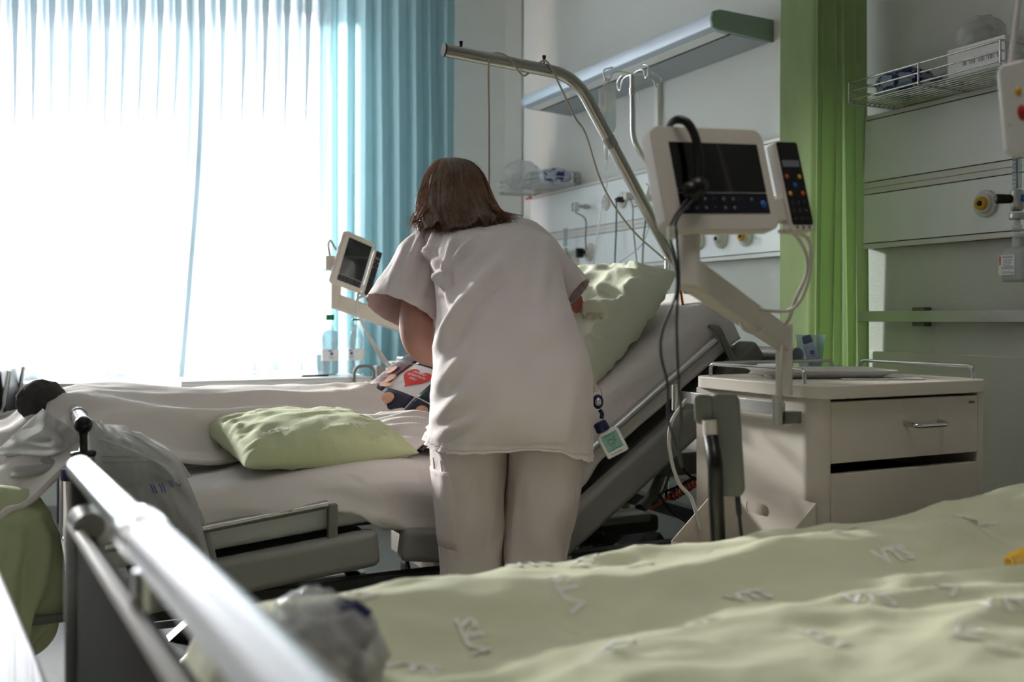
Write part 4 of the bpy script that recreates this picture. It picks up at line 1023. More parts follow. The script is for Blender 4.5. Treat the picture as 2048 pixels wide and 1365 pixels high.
for k in range(1500):
    ph = math.radians(random.uniform(-46, 226)); s0 = max(0, random.random() ** 1.4 * .55); s1 = random.uniform(.80, 1.0) if random.random() < .75 else s0 + .4
    off = random.uniform(.0005, .005); pts = []; dph = random.gauss(0, .10); r = random.uniform(.0006, .0014); tipr = random.gauss(0, .014); tipd = random.uniform(0, .026)
    for j in range(9):
        q = j / 8; s = lerp(s0, s1, q); p, nn = hair_pt(s, ph + dph * q * q + .05 * nz3(ph * 5, s * 4, 2), off + .003 * nz3(ph * 9, s * 3, k * .1) + .0022 * math.sin(q * 7 + k))
        if q > .75 and s1 > .8:
            e = (q - .75) / .25; p += RT * tipr * e + nn * (.006 * e) - UP * tipd * e
        pts.append(p)
    m.tube(pts, [r * (1 - .75 * (j / 8) ** 2) for j in range(9)], 3, False)
# flicked ends: left tip and the long wisps to the right
for k in range(70):
    a = random.random(); y0 = random.uniform(405, 436)
    if k < 18:
        pts = [Q(850 + 10 * a, y0, 2.66), Q(842, y0 + 14, 2.65), Q(834 - 6 * a, 440 + 5 * random.random(), 2.64), Q(821 + 10 * random.random(), 438 + 7 * random.random(), 2.64)]
    else:
        e = random.random()
        pts = [Q(972 + 10 * a, y0 - 8, 2.70), Q(990 + 8 * a, 418 + 14 * e, 2.66), Q(1008 + 8 * a, 424 + 14 * e, 2.64), Q(1020 + 28 * random.random(), 429 + 9 * e + 4 * random.random(), 2.63)]
    P = spline(pts, 4); m.tube(P, [.0013 * (1 - .85 * i / (len(P) - 1)) for i in range(len(P))], 3, False)
for k in range(14):
    ph = math.radians(random.uniform(20, 160)); p, nn = hair_pt(random.uniform(.05, .7), ph, .003)
    P = spline([p, p + nn * .01 + UP * .004, p + nn * random.uniform(.012, .025) + RT * random.gauss(0, .012) - UP * random.uniform(0, .02)], 4); m.tube(P, .0004, 3, False)
m.build('hair_strands', 'hair_strand', hr, kind='stuff')
for s in (-1, 1):
    pe, nn = hair_pt(.6, 0 if s > 0 else math.pi, -.012); m = MB(); m.ball(pe + FW * .02, (.012, .018, .03), 12, 8); m.build('ear', 'skin', nurse)
# face (turned to the patient)
fc = Q(916, 402, 2.99)
for s in (-1, 1):
    m = MB(); m.ball(fc + RT * s * .032 + UP * .01 + FW * .035, .011, 12, 8); m.build('eye', 'white_gloss', nurse)
m = MB(); m.tube(spline([fc + RT * -.024 - UP * .045 + FW * .03, fc - UP * .048 + FW * .036, fc + RT * .024 - UP * .045 + FW * .03], 5), .005, 8); m.build('mouth', 'skin_ear', nurse)

# badge reel with hand gel bottle hanging from the carer's pocket
ht = 2.42
gel = thing('gel_bottle', 'small clip-on hand gel bottle with navy cap and teal label at the carer\'s hip', 'bottle', Q(1220, 930, ht))
for k, (y0, y1) in enumerate(((738, 756), (754, 770), (768, 782))):
    a, b = Q(1180 + 4 * k, y0, ht), Q(1184 + 3 * k, y1, ht); m = MB(); M = frame(b - a, FW).to_4x4(); M.translation = (a + b) / 2; m.prism(rrect(.013, .010, .004), -.011, .011, M); m.build('strap_link', 'warm_plastic', gel, bevel=.002)
m = MB(); ring = [Q(1192 + 12 * math.cos(a), 792 + 20 * math.sin(a), ht) for a in [i * math.pi / 10 for i in range(21)]]; m.tube(ring, .0018, 6); m.build('clip_ring', 'chrome', gel)
M = axes(Q(1196, 804, ht - .01), RT, UP, -FW)
m = MB(); m.lathe([(.0145, -.004), (.016, 0), (.0145, .005), (.001, .006)], M @ Matrix.Diagonal((.82, 1.12, 1, 1)), 24); m.build('reel', 'navy', gel)
m = MB(); m.lathe([(.0085, .006), (.0085, .0068), (.0005, .0068)], M @ Matrix.Diagonal((.9, 1.2, 1, 1)), 20); m.build('reel_badge', 'aluminium', gel)
m = MB(); dashes(m, M, .0072, 0, .011, .0022, 3); m.build('reel_print', 'ink', gel)
m = MB(); m.tube(spline([Q(1199, 820, ht - .008), Q(1204, 828, ht - .008), Q(1203, 838, ht - .008)], 5), .005, 8); m.build('reel_strap', 'navy', gel)
ang = math.radians(27); bx_ = (RT * math.cos(ang) + UP * math.sin(ang)); by_ = (-RT * math.sin(ang) + UP * math.cos(ang))
bc = Q(1223, 882, ht - .012); MBt = axes(bc, bx_, by_, -FW)
m = MB(); out = [(-.027, -.037), (.027, -.037), (.0285, -.033), (.0285, .020), (.018, .030), (-.018, .030), (-.0285, .020), (-.0285, -.033)]; m.prism(out, -.009, .009, MBt); m.build('flask', 'white_gloss', gel, bevel=.005, bseg=3)
m = MB(); M2 = axes(bc + by_ * .030 - bx_ * .006, bx_, FW, by_); m.lathe([(.0165, 0), (.0175, .002), (.0165, .020), (.014, .023), (.0005, .023)], M2, 24); m.build('cap', 'navy', gel)
m = MB(); m.prism([(-.021, -.022), (.021, -.022), (.021, .020), (-.021, .020)], .0091, .0096, MBt); m.build('label', 'teal_label', gel)
m = MB()
dashes(m, MBt, .0098, .0165, .028, .0018, 1); dashes(m, MBt, .0098, -.019, .026, .0016, 2); dashes(m, MBt, .0093, -.029, .032, .0020, 3)
for P in ([(-.010, .004), (-.004, .006), (.002, .003), (.008, .006), (.012, .012)], [(-.008, .002), (-.009, -.006), (-.006, -.012), (.002, -.013), (.005, -.006), (.006, .002)], [(-.004, -.004), (0, -.006), (.003, -.003), (-.002, -.008)], [(.008, .004), (.011, -.002), (.007, -.003)]):
    m.tube([MBt @ V((a, b, .0099)) for a, b in P], .0004, 4)
m.build('label_print', 'ink', gel)

# ------------------------------------------------------------------ patient
pat = thing('person', 'patient lying in the raised bed, only an ear and dark hair showing past the carer', 'person', (1.0, 2.86, .72))
J = []; E = []
hc = Q(1097, 622, 3.12)
pel = jt((1.16, 2.90, .80), (.13, .09)); sp = jt((1.30, 2.90, .90), (.13, .085), pel); ch = jt((1.42, 2.90, .985), (.14, .09), sp); nk = jt(hc + V((-.06, .01, -.10)), .05, ch); h1 = jt(hc + V((-.01, 0, -.02)), (.07, .075), nk); h2 = jt(hc + V((.015, 0, .03)), (.066, .074), h1)
jt(hc + V((-.095, -.03, .03)), .014, h1)
for s in (-1, 1):
    sh = jt((1.43, 2.90 + s * .19, 1.0), .055, ch); el = jt((1.36, 2.88 + s * .22, .95), .042, sh); wr_ = jt((1.29, 2.88 + s * .07, 1.0), .027, el); add_hand(J, E, wr_, (-.15, -s * .95, -.02), (-.8, s * .15, .5), size=.9)
    hp_ = jt((1.10, 2.90 + s * .09, .79), .085, pel); kn = jt((.80, 3.0 + s * .09, .79), .055, hp_); ca = jt((.55, 3.0 + s * .09, .77), .05, kn); an = jt((.36, 3.0 + s * .08, .755), .034, ca); jt((.32, 3.0 + s * .09, .82), .028, an)
skin_body('body', J, E, 'skin', pat)
m = MB(); rws = []
for i in range(13):
    s = i / 12; c = V((1.25, 2.88, .86)).lerp(V((1.46, 2.88, 1.02)), s); a = interp([(0, .15), (.6, .19), (.9, .18), (1, .1)], s); b = interp([(0, .08), (.6, .11), (1, .06)], s)
    n = V((-.54, 0, .84)); rws.append([c + V((0, a * math.cos(k * math.pi / 16), 0)) + n * b * math.sin(k * math.pi / 16) for k in range(32)])
m.rings(rws, True, False); m.build('gown', 'sheet', pat, solid=.003)
m = MB()
def caph(u, v):
    a = 2 * math.pi * u; b = math.pi * (.5 - .62 * v); d = V((math.cos(b) * math.cos(a), math.cos(b) * math.sin(a), math.sin(b)))
    ax = V((.55, 0, .83)); x = V((.83, 0, -.55)); return hc + V((.012, 0, .022)) + x * d.x * .098 + V((0, 1, 0)) * d.y * .088 + ax * d.z * .095 + d * .004 * nz3(a * 6, v * 3)
m.grid(40, 18, caph); m.build('hair', 'hair_dark', pat, solid=.004)
ec = Q(1152, 607, 2.95)
m = MB(); M = frame(RT * .45 - FW * .9, UP)
m.ball(ec, (.018, .030, .007), 16, 10, M); m.tube([ec + M @ V((.017 * math.cos(a), .029 * math.sin(a), .004)) for a in [math.radians(-60 + i * 15) for i in range(20)]], .0045, 8); m.build('ear', 'skin_ear', pat)
for s in (-1, 1):
    m = MB(); m.ball(hc + V((-.07, -.03 * s, .045)), .011, 10, 8); m.build('eye', 'white_gloss', pat)
# ------------------------------------------------------------------ bedside lockers
def locker(x0, x1, y0, y1, zt_, label, full=True):
    t = thing('bedside_locker', label, 'locker', ((x0 + x1) / 2, (y0 + y1) / 2, 0))
    def rout(a0, a1, b0, b1, r): return [((a0 + a1) / 2 + a, (b0 + b1) / 2 + b) for a, b in rrect(a1 - a0, b1 - b0, r, 6)]
    I = Matrix.Identity(4)
    m = MB(); m.prism(rout(x0, x1, y0, y1, .055), zt_ - .029, zt_, I); m.build('worktop', 'locker_paint', t, bevel=.003)
    # carcass with an open front: side walls, back, floor
    def lout(a0, a1, b0, b1, r):   # rounded only at the near-left corner
        pts = [(a1, b1), (a0, b1)]
        for k in range(25):
            a = math.pi + math.pi / 2 * k / 24; pts.append((a0 + r + r * math.cos(a), b0 + r + r * math.sin(a)))
        pts.append((a0 + r + .001, b0)); pts.append((a0 + r + .001, b0 + .02)); pts.append((a0 + .02, b0 + r + .02)); pts.append((a0 + .02, b1 - .02)); pts.append((a1, b1 - .02)); return pts
    m = MB(); o = lout(x0 + .013, x1 - .022, y0 + .02, y1 - .013, .04); m.prism(o, .12, zt_ - .029, I); m.build('side_shell', 'locker_paint', t, smooth=False)
    m = MB(); m.bx(x1 - .035, x1 - .013, y0 + .02, y1 - .013, .12, zt_ - .029); m.build('side_wall', 'locker_paint', t, bevel=.004)
    m = MB(); m.bx(x0 + .03, x1 - .03, y0 + .06, y1 - .03, .12, .14); m.build('floor_plate', 'locker_paint', t)
    fx0, fx1 = x0 + .055, x1 - .037
    m = MB(); m.bx(fx0, fx1, y0 + .018, y0 + .038, zt_ - .168, zt_ - .036); dr = m.build('drawer', 'locker_paint', t, bevel=.002)
    m = MB(); hx = fx0 + .60 * (fx1 - fx0); hz = zt_ - .095
    m.tube(fillet([(hx - .052, y0 + .02, hz + .004), (hx - .046, y0 - .012, hz), (hx + .046, y0 - .012, hz), (hx + .052, y0 + .02, hz + .004)], .012), .0055, 10); m.build('handle', 'chrome', dr)
    m = MB(); m.bx(fx1 - .028, fx1 - .012, y0 + .016, y0 + .018, zt_ - .055, zt_ - .049); m.build('lock_mark', 'grey_plastic', dr)
    m = MB(); m.bx(fx0 + .01, fx1 - .01, y0 + .04, y0 + .34, zt_ - .165, zt_ - .155); m.build('drawer_tray', 'dark_plastic', dr)
    m = MB(); m.bx(fx0 + .01, fx1 - .01, y0 + .06, y0 + .30, zt_ - .24, zt_ - .22); m.build('shelf', 'dark_plastic', t)
    m = MB(); m.bx(fx0, fx1, y0 + .018, y0 + .038, .16, zt_ - .191); d2 = m.build('door', 'locker_paint', t, bevel=.002)
    m = MB(); hz = .55; m.tube(fillet([(hx - .052, y0 + .02, hz), (hx - .046, y0 - .012, hz), (hx + .046, y0 - .012, hz), (hx + .052, y0 + .02, hz)], .012), .0055, 10); m.build('handle', 'chrome', d2)
    for X, Y in ((x0 + .06, y0 + .06), (x1 - .06, y0 + .06), (x0 + .06, y1 - .06), (x1 - .06, y1 - .06)):
        m = MB(); m.tube([(X, Y, .08), (X, Y, .125)], .012, 8); M = frame((1, 0, 0)).to_4x4(); M.translation = V((X - .012, Y, .04)); m.lathe([(.02, 0), (.04, .003), (.04, .021), (.02, .024)], M, 16); m.build('caster', 'dark_plastic', t)
    # chrome gallery rails round the top
    zr = zt_ + .030
    for pts in ([(x0 + .028, y1 - .05, zt_), (x0 + .028, y1 - .05, zr), (x0 + .028, y0 + .07, zr), (x0 + .028, y0 + .07, zt_)],
                [(x0 + .05, y1 - .022, zt_), (x0 + .05, y1 - .022, zr), (x1 - .09, y1 - .022, zr), (x1 - .09, y1 - .022, zt_)],
                [(x1 - .025, y1 - .06, zt_), (x1 - .025, y1 - .06, zr), (x1 - .025, y0 + .04, zr), (x1 - .025, y0 + .04, zt_)]):
        m = MB(); m.tube(fillet(pts, .014), .0046, 10); m.build('gallery_rail', 'chrome', t)
    # equipment rails on both sides
    for sx, X in ((-1, x0 - .03), (1, x1 + .004)):
        m = MB(); m.bx(X - .005, X + .005, y0 + .07, y1 - .01, zt_ - .066, zt_ - .038); m.build('side_rail', 'brushed', t, bevel=.001)
        for Y in (y0 + .075, y1 - .005):
            m = MB(); m.tube([(X - .012 * (1 if sx < 0 else -1), Y, zt_ - .085), (X - .012 * (1 if sx < 0 else -1), Y, zt_ - .022)], .0115, 14); m.build('rail_clamp', 'brushed', t)
            m = MB(); m.bx(min(X, X - sx * .045), max(X, X - sx * .045), Y - .012, Y + .012, zt_ - .083, zt_ - .058); m.build('rail_bracket', 'grey_plastic', t)
    if full:
        # sheet metal holder hung on the side
        X = x0 - .02; zt2, zl, ya, yb, xo = .715, .59, y0 - .015, y0 + .29, .145
        m = MB(); a0 = (ya + yb) / 2
        # back plate with oval slot (built as a ring of quads)
        hole = [(y, z) for y, z in [(a0 - .055 + .0, .675)]]
        out = [(ya, .42), (yb, .42), (yb, zt2), (ya, zt2)]
        sl = [(a0 + .03 + a, .672 + b) for a, b in rrect(.078, .026, .0125, 5)]
        def cl(a, b):  # point on outer rectangle in the direction of the hole point
            cy_, cz_ = a0 + .03, .672; dy, dz = a - cy_, b - cz_; ks = []
            if dy: ks.append(((yb if dy > 0 else ya) - cy_) / dy)
            if dz: ks.append(((zt2 if dz > 0 else .42) - cz_) / dz)
            k = min(ks); return (cy_ + dy * k, cz_ + dz * k)
        o2 = [cl(a, b) for a, b in sl]; n = len(sl); vs = []
        for XX in (X, X + .003): vs += [V((XX, a, b)) for a, b in sl] + [V((XX, a, b)) for a, b in o2]
        fs = []
        for i in range(n):
            j = (i + 1) % n; fs += [(i, j, n + j, n + i), (2 * n + i, 3 * n + i, 3 * n + j, 2 * n + j), (i, 2 * n + i, 2 * n + j, j)]
        m.add(vs, fs, False)
        for c in ((ya, zt2), (yb, zt2), (ya, .42), (yb, .42)):
            near = sorted(o2, key=lambda p: abs(p[0] - c[0]) + abs(p[1] - c[1])); e1 = [p for p in o2 if abs(p[0] - c[0]) < 1e-6]; e2 = [p for p in o2 if abs(p[1] - c[1]) < 1e-6]
            if e1 and e2:
                p1 = min(e1, key=lambda p: abs(p[1] - c[1])); p2 = min(e2, key=lambda p: abs(p[0] - c[0])); m.add([V((X, *p1)), V((X, *c)), V((X, *p2))], [(0, 1, 2)], False)
        bk = m.build('holder_back', 'locker_paint', t)
        for Y in (ya, yb):
            m = MB(); m.prism([(X, zt2), (X - xo, zl), (X - xo, .42), (X, .42)], -.0015, .0015, axes((0, Y, 0), (1, 0, 0), (0, 0, 1), (0, -1, 0))); m.build('holder_gusset', 'locker_paint', t)
        m = MB(); m.bx(X - xo - .0015, X - xo + .0015, ya, yb, .42, zl); m.build('holder_front', 'locker_paint', t)
        m = MB(); m.bx(X - xo, X, ya, yb, .42, .423); m.build('holder_floor', 'locker_paint', t)
    return t
LZ = .955
lk = locker(1.49, 2.03, 1.60, 2.05, LZ, 'beige bedside locker with chrome rails, drawer and door, right of the patient bed')
locker(1.38, 1.86, 3.62, 4.04, .90, 'beige bedside locker behind the carer on the window side of the bed', False)

def terminal(name, label, M, W, H, pole_pts, pole_r, arm, arm_base, cables, headset=False):
    """bedside screen: local x right, y up, z towards the viewer; origin at the lower left corner"""
    t = thing(name, label, 'monitor', pole_pts[-1])
    def quad(nm, x0, x1, y0, y1, z0, z1, mn, r=.004, bev=0, par=None):
        m = MB(); m.prism([((x0 + x1) / 2 + a, (y0 + y1) / 2 + b) for a, b in rrect(x1 - x0, y1 - y0, r, 5)], z0, z1, M); return m.build(nm, mn, par or t, bevel=bev)
    sc_ = W / .212
    quad('casing', 0, W, 0, H, -.026 * sc_, 0, 'warm_plastic', .018 * sc_, .003)
    quad('casing_back', .04 * sc_, W - .04 * sc_, .03 * sc_, H - .03 * sc_, -.045 * sc_, -.026 * sc_, 'warm_plastic', .012 * sc_)
    quad('screen', .030 * sc_, W - .016 * sc_, .060 * sc_, H - .026 * sc_, .0003, .0010, 'screen_glass', .001)
    k = quad('key_strip', .030 * sc_, W - .016 * sc_, .026 * sc_, .058 * sc_, .0003, .0010, 'key_panel', .001)
    for r_ in range(2):
        for c in range(8):
            if r_ == 0 and c == 7: continue
            m = MB(); MM = M @ Matrix.Translation(((.042 + .0175 * c) * sc_, (.035 + .014 * r_) * sc_, .001)); m.lathe([(.0028 * sc_, 0), (.0022 * sc_, .0006), (.0001, .0006)], MM, 8); m.build('key', 'blue' if c == 0 and r_ == 0 else 'cable_grey' if c % 3 else 'key_panel', k)
    m = MB(); m.lathe([(.006 * sc_, 0), (.006 * sc_, .0006), (.0001, .0006)], M @ Matrix.Translation((W - .026 * sc_, .041 * sc_, .001)), 16); m.build('blue_key', 'blue', k)
    # telephone handset on the right side
    hx0, hx1, hy0, hy1 = W + .016 * sc_, W + .064 * sc_, -.004 * sc_, H * .88
    h = quad('handset', hx0, hx1, hy0, hy1, -.016 * sc_, .004 * sc_, 'warm_plastic', .008 * sc_, .003)
    f = quad('handset_face', hx0 + .004 * sc_, hx1 - .002 * sc_, hy0 + .010 * sc_, hy1 - .002 * sc_, .0042 * sc_, .005 * sc_, 'black_plastic', .004 * sc_, par=h)
    quad('handset_display', hx0 + .008 * sc_, hx1 - .006 * sc_, hy1 - .044 * sc_, hy1 - .033 * sc_, .005 * sc_, .0054 * sc_, 'display_grey', .001, par=h)
    hw = hx1 - hx0
    for (a, b, c) in ((.25, .060, 'orange'), (.78, .060, 'yellow'), (.52, .074, 'blue'), (.25, .088, 'yellow'), (.78, .088, 'orange')):
        m = MB(); m.lathe([(.0038 * sc_, 0), (.003 * sc_, .0008), (.0001, .0008)], M @ Matrix.Translation((hx0 + hw * a, hy1 - b * sc_, .005 * sc_)), 12); m.build('round_key', c, h)
    for r_ in range(4):
        for c in range(3):
            m = MB(); m.lathe([(.0026 * sc_, 0), (.002 * sc_, .0005), (.0001, .0005)], M @ Matrix.Translation((hx0 + hw * (.26 + .25 * c), hy1 - (.103 + .0135 * r_) * sc_, .005 * sc_)), 8); m.build('number_key', 'cable_dark' if r_ < 3 else 'cable_grey', h)
    quad('handset_cradle', W - .004 * sc_, hx0 + .01 * sc_, hy0 + .02 * sc_, hy0 + .055 * sc_, -.022 * sc_, -.002 * sc_, 'warm_plastic', .003)
    return t
# near terminal: casing plane from the photograph's corner points
O = Q(1335, 462, 1.585); W3 = Q(1563, 459, 1.685) - O; H3 = Q(1300, 250, 1.62) - O
ex = W3.normalized(); ey = (H3 - ex * H3.dot(ex)).normalized(); ez = ex.cross(ey)
if ez.dot(FW) > 0: ez = -ez
M1 = axes(O, ex, ey, ez)
upole = Q(1374, 470, 1.62); lpole = V((1.448, 1.655, LZ - .08))
t1 = terminal('bedside_terminal', 'grey bedside screen with telephone handset on a swing arm over the near locker', M1, W3.length, H3.length, [upole, lpole], .02, None, None, None)
def beam(m, A, B, w, h):
    A, B = V(A), V(B); d = (B - A).normalized(); s = d.cross(UP).normalized(); n = s.cross(d)
    vs = [P + s * a * w / 2 + n * b * h / 2 for P in (A, B) for a, b in ((-1, -1), (1, -1), (1, 1), (-1, 1))]
    m.add(vs, [(3, 2, 1, 0), (4, 5, 6, 7), (0, 1, 5, 4), (1, 2, 6, 5), (2, 3, 7, 6), (3, 0, 4, 7)], False)
ub = Q(1376, 575, 1.62); ut = Q(1376, 440, 1.66)
m = MB(); m.tube([ub, ut], .0195, 18); m.build('arm_post', 'warm_plastic', t1)
la = V((lpole.x, lpole.y, 1.065))
a0 = Q(1378, 548, 1.62); a1 = V((la.x, la.y, 1.053))
m = MB(); beam(m, a0, a1, .03, .05); m.build('swing_arm', 'warm_plastic', t1, bevel=.004)
m = MB(); m.tube([V((la.x, la.y, LZ - .02)), V((la.x, la.y, 1.085))], .0175, 18); m.build('lower_post', 'warm_plastic', t1)
m = MB(); m.tube([M1 @ V((W3.length * .45, .05, -.045)), M1 @ V((W3.length * .40, .03, -.07)), ut], .013, 10); m.build('tilt_joint', 'warm_plastic', t1)
bot = lambda x: M1 @ V((x, 0, -.012))
for pts in ([bot(W3.length + .035), Q(1617, 480, 1.75), Q(1622, 530, 1.76), Q(1607, 590, 1.78), Q(1580, 620, 1.82), Q(1540, 622, 1.86), Q(1520, 618, 1.9)],
            [bot(W3.length + .006), Q(1590, 470, 1.75), Q(1612, 510, 1.76), Q(1613, 550, 1.77), Q(1590, 600, 1.80), Q(1580, 635, 1.85), Q(1570, 650, 1.95)],
            [Q(1480, 645, 1.80), Q(1490, 660, 1.80), Q(1515, 667, 1.86), Q(1530, 660, 1.92)],
            [Q(1563, 690, 2.0), Q(1562, 740, 2.0), Q(1561, 790, 2.03), Q(1566, 812, 2.05)]):
    m = MB(); m.tube(spline(pts), .0035, 8); m.build('terminal_cable', 'cable_white', t1)
# headphones hooked over the screen
hs = thing('headphones', 'black headphones hooked over the top edge of the bedside screen', 'headphones', M1 @ V((.07, H3.length, 0)))
Hh = H3.length
bandp = [M1 @ V(p) for p in ((.050, Hh - .012, -.032), (.050, Hh + .006, -.012), (.052, Hh + .0075, .008), (.064, Hh - .002, .018), (.071, Hh - .03, .022), (.070, Hh - .07, .022), (.062, Hh - .11, .020))]
m = MB(); m.tube(spline(bandp, 8), .0045, 8, flat=1.6); m.build('headband', 'black_plastic', hs)
for p in ((.062, Hh - .112, .016), (.048, Hh - .118, .014)):
    m = MB(); m.lathe([(.012, -.008), (.016, 0), (.014, .012), (.004, .014)], M1 @ Matrix.Translation(p), 18); m.build('ear_pad', 'black_plastic', hs)
c1 = [M1 @ V((.046, Hh - .125, .014)), Q(1346, 440, 1.555), Q(1341, 475, 1.55), Q(1352, 530, 1.55), Q(1352, 590, 1.55), Q(1325, 660, 1.57), Q(1322, 710, 1.58), Q(1335, 770, 1.58), Q(1337, 840, 1.6), Q(1352, 890, 1.66), Q(1362, 930, 1.72)]
c2 = [M1 @ V((.058, Hh - .125, .016)), Q(1354, 440, 1.555), Q(1354, 480, 1.56), Q(1358, 560, 1.56), Q(1353, 640, 1.57), Q(1356, 740, 1.58), Q(1362, 830, 1.6), Q(1358, 890, 1.64), Q(1364, 935, 1.7)]
for c in (c1, c2):
    m = MB(); m.tube(spline(c), .0024, 8); m.build('lead', 'cable_dark', hs)
m = MB(); m.tube([Q(1342, 452, 1.545), Q(1343, 478, 1.545)], .006, 8); m.build('splitter', 'cable_white', hs)
# far terminal by the window
exf = (RT * .40 + FW * .55 - UP * .17).normalized(); eyf = (RT * .26 + UP * .95 + FW * .1); eyf = (eyf - exf * eyf.dot(exf)).normalized(); ezf = exf.cross(eyf)
if ezf.dot(FW) > 0: ezf = -ezf
O2 = Q(662, 566, 3.62); M2 = axes(O2, exf, eyf, ezf)
t2 = terminal('bedside_terminal', 'grey bedside screen turned aside in front of the window curtain', M2, .155, .20, [Q(678, 630, 3.7), V((1.40, 3.65, .9))], .02, None, None, None)
fp0, fp1 = Q(672, 618, 3.68), Q(672, 540, 3.68)
m = MB(); m.tube([fp0, fp1], .019, 16); m.build('arm_post', 'warm_plastic', t2)
m = MB(); fe = Q(850, 668, 3.9); beam(m, Q(674, 604, 3.68), fe, .035, .055); m.build('swing_arm', 'warm_plastic', t2, bevel=.004)
m = MB(); m.tube([fe + UP * .03, V((fe.x, fe.y, .86))], .018, 14); m.build('lower_post', 'warm_plastic', t2)
m = MB(); m.tube([fp1, M2 @ V((.05, .04, -.05)), M2 @ V((.07, .06, -.03))], .014, 10); m.build('tilt_joint', 'warm_plastic', t2)
m = MB(); m.box(Q(662, 527, 3.7), (.05, .05, .055)); m.build('cable_box', 'warm_plastic', t2, bevel=.004)
for pts in ([Q(660, 512, 3.70), Q(657, 490, 3.70), Q(661, 482, 3.69), Q(672, 500, 3.66)], [M2 @ V((.185, 0, -.01)), Q(714, 600, 3.66), Q(717, 625, 3.68), Q(735, 668, 3.75), Q(760, 715, 3.85), Q(775, 735, 3.9)], [M2 @ V((.20, 0, -.01)), Q(716, 590, 3.67), Q(722, 640, 3.7), Q(750, 690, 3.8), Q(782, 735, 3.9)]):
    m = MB(); m.tube(spline(pts), .005, 8); m.build('terminal_cable', 'cable_white', t2)

# things on the near locker
tc = V((1.735, 1.86, LZ))
tray = thing('serving_tray', 'pale plastic tray with patterned green napkin on the near locker', 'tray', tc)
rz = Matrix.Rotation(-YAW + .05, 4, 'Z'); Mt = Matrix.Translation(tc) @ rz
rws = [[Mt @ V((a, b, z)) for a, b in rrect(w, h, .02, 5)] for w, h, z in ((.25, .15, .001), (.25, .15, .003), (.315, .205, .020), (.318, .208, .020), (.318, .208, .0185), (.25, .152, .0005))]
m = MB(); m.rings(rws[1:], True, True); m.build('tray_body', 'white_plastic', tray)
m = MB(); m.prism(rrect(.24, .14, .015), .0035, .0045, Mt); m.build('napkin', 'napkin', tray)
random.seed(3); m = MB()
for k in range(26):
    m.prism(rrect(random.uniform(.004, .012), .002, .0008, 2), .0046, .005, Mt @ Matrix.Translation((random.uniform(-.11, .11), random.uniform(-.06, .06), 0)) @ Matrix.Rotation(random.random() * 3, 4, 'Z'))
m.build('napkin_pattern', 'leaf', tray, kind='stuff')
bc = on_z(1621, 737, LZ + .006); 
bk = thing('plastic_beaker', 'clear bluish plastic beaker standing on the tray', 'beaker', bc)
m = MB(); M = Matrix.Translation(bc); m.lathe([(.0001, .001), (.030, .001), (.0385, .086), (.041, .088), (.041, .091), (.0385, .091), (.0292, .003), (.0001, .003)], M, 32, False); m.build('cup_wall', 'blue_clear', bk)
lb = thing('lotion_bottle', 'white lotion bottle with blue cap and round badge leaning in the beaker', 'bottle', bc + UP * .004)
ax = (RT * -.30 + UP * .95).normalized(); sd_ = (RT * .95 + UP * .30).normalized()
Ml = axes(bc + RT * .010 - FW * .012 + UP * .006, sd_, FW, ax)
prof2 = [(0, .013, .008), (.004, .0155, .0095), (.03, .016, .010), (.05, .0175, .010), (.062, .016, .0095), (.066, .012, .008)]
m = MB(); m.rings([[Ml @ V((a * math.cos(k * math.pi / 12), b * math.sin(k * math.pi / 12), z)) for k in range(24)] for z, a, b in prof2]); m.build('flask', 'white_gloss', lb)
m = MB(); m.rings([[Ml @ V((a * math.cos(k * math.pi / 12), b * math.sin(k * math.pi / 12), z)) for k in range(24)] for z, a, b in ((.0665, .0125, .0085), (.068, .0135, .009), (.086, .012, .008), (.0875, .009, .006))]); m.build('cap', 'navy', lb)
Mb = axes(Ml @ V((0, -.0102, .040)), sd_, ax, -FW)
m = MB(); m.lathe([(.0062, 0), (.0062, .0006), (.0001, .0006)], Mb, 18); m.build('badge', 'blue_ink', lb)
m = MB(); dashes(m, Mb, .0008, 0, .008, .002, 9); m.build('badge_print', 'paper', lb)
m = MB(); dashes(m, Mb, .0002, -.0095, .012, .0016, 4); dashes(m, Mb, .0002, -.0125, .010, .0014, 5); m.build('print', 'cable_grey', lb)
m = MB(); p0 = on_z(1745, 759, LZ + .002)
m.prism([(-.10, -.035), (.09, -.045), (.12, .03), (-.08, .045)], 0, .0015, Matrix.Translation((1.80, 1.735, LZ + .0005)) @ Matrix.Rotation(-.35, 4, 'Z')); one(m, 'paper_sheet', 'paper', 'loose white sheet of paper in front of the tray', 'paper')
# pale cable looping down beside locker
m = MB(); m.tube(spline([on_y(1372, 800, 1.98), on_y(1345, 840, 1.96), on_y(1338, 880, 1.95), on_y(1345, 930, 1.93), on_y(1360, 970, 1.92), on_y(1384, 1000, 1.90), on_y(1400, 1060, 1.88)]), .0042, 10); one(m, 'power_cable', 'cable_white', 'pale cable looping down the left side of the near locker', 'cable')

# orange lead with black plug at the bed head
m = MB(); m.tube(spline([on_y(1360, 555, 2.5), on_y(1361, 575, 2.5), on_y(1366, 612, 2.52), on_y(1372, 640, 2.55)]), .004, 8); ol = one(m, 'orange_lead', 'orange', 'short orange lead hanging behind the large pale pillow', 'cable')
m = MB(); m.tube([on_y(1359, 540, 2.5), on_y(1361, 575, 2.5)], .007, 8); m.build('plug', 'black_plastic', ol)

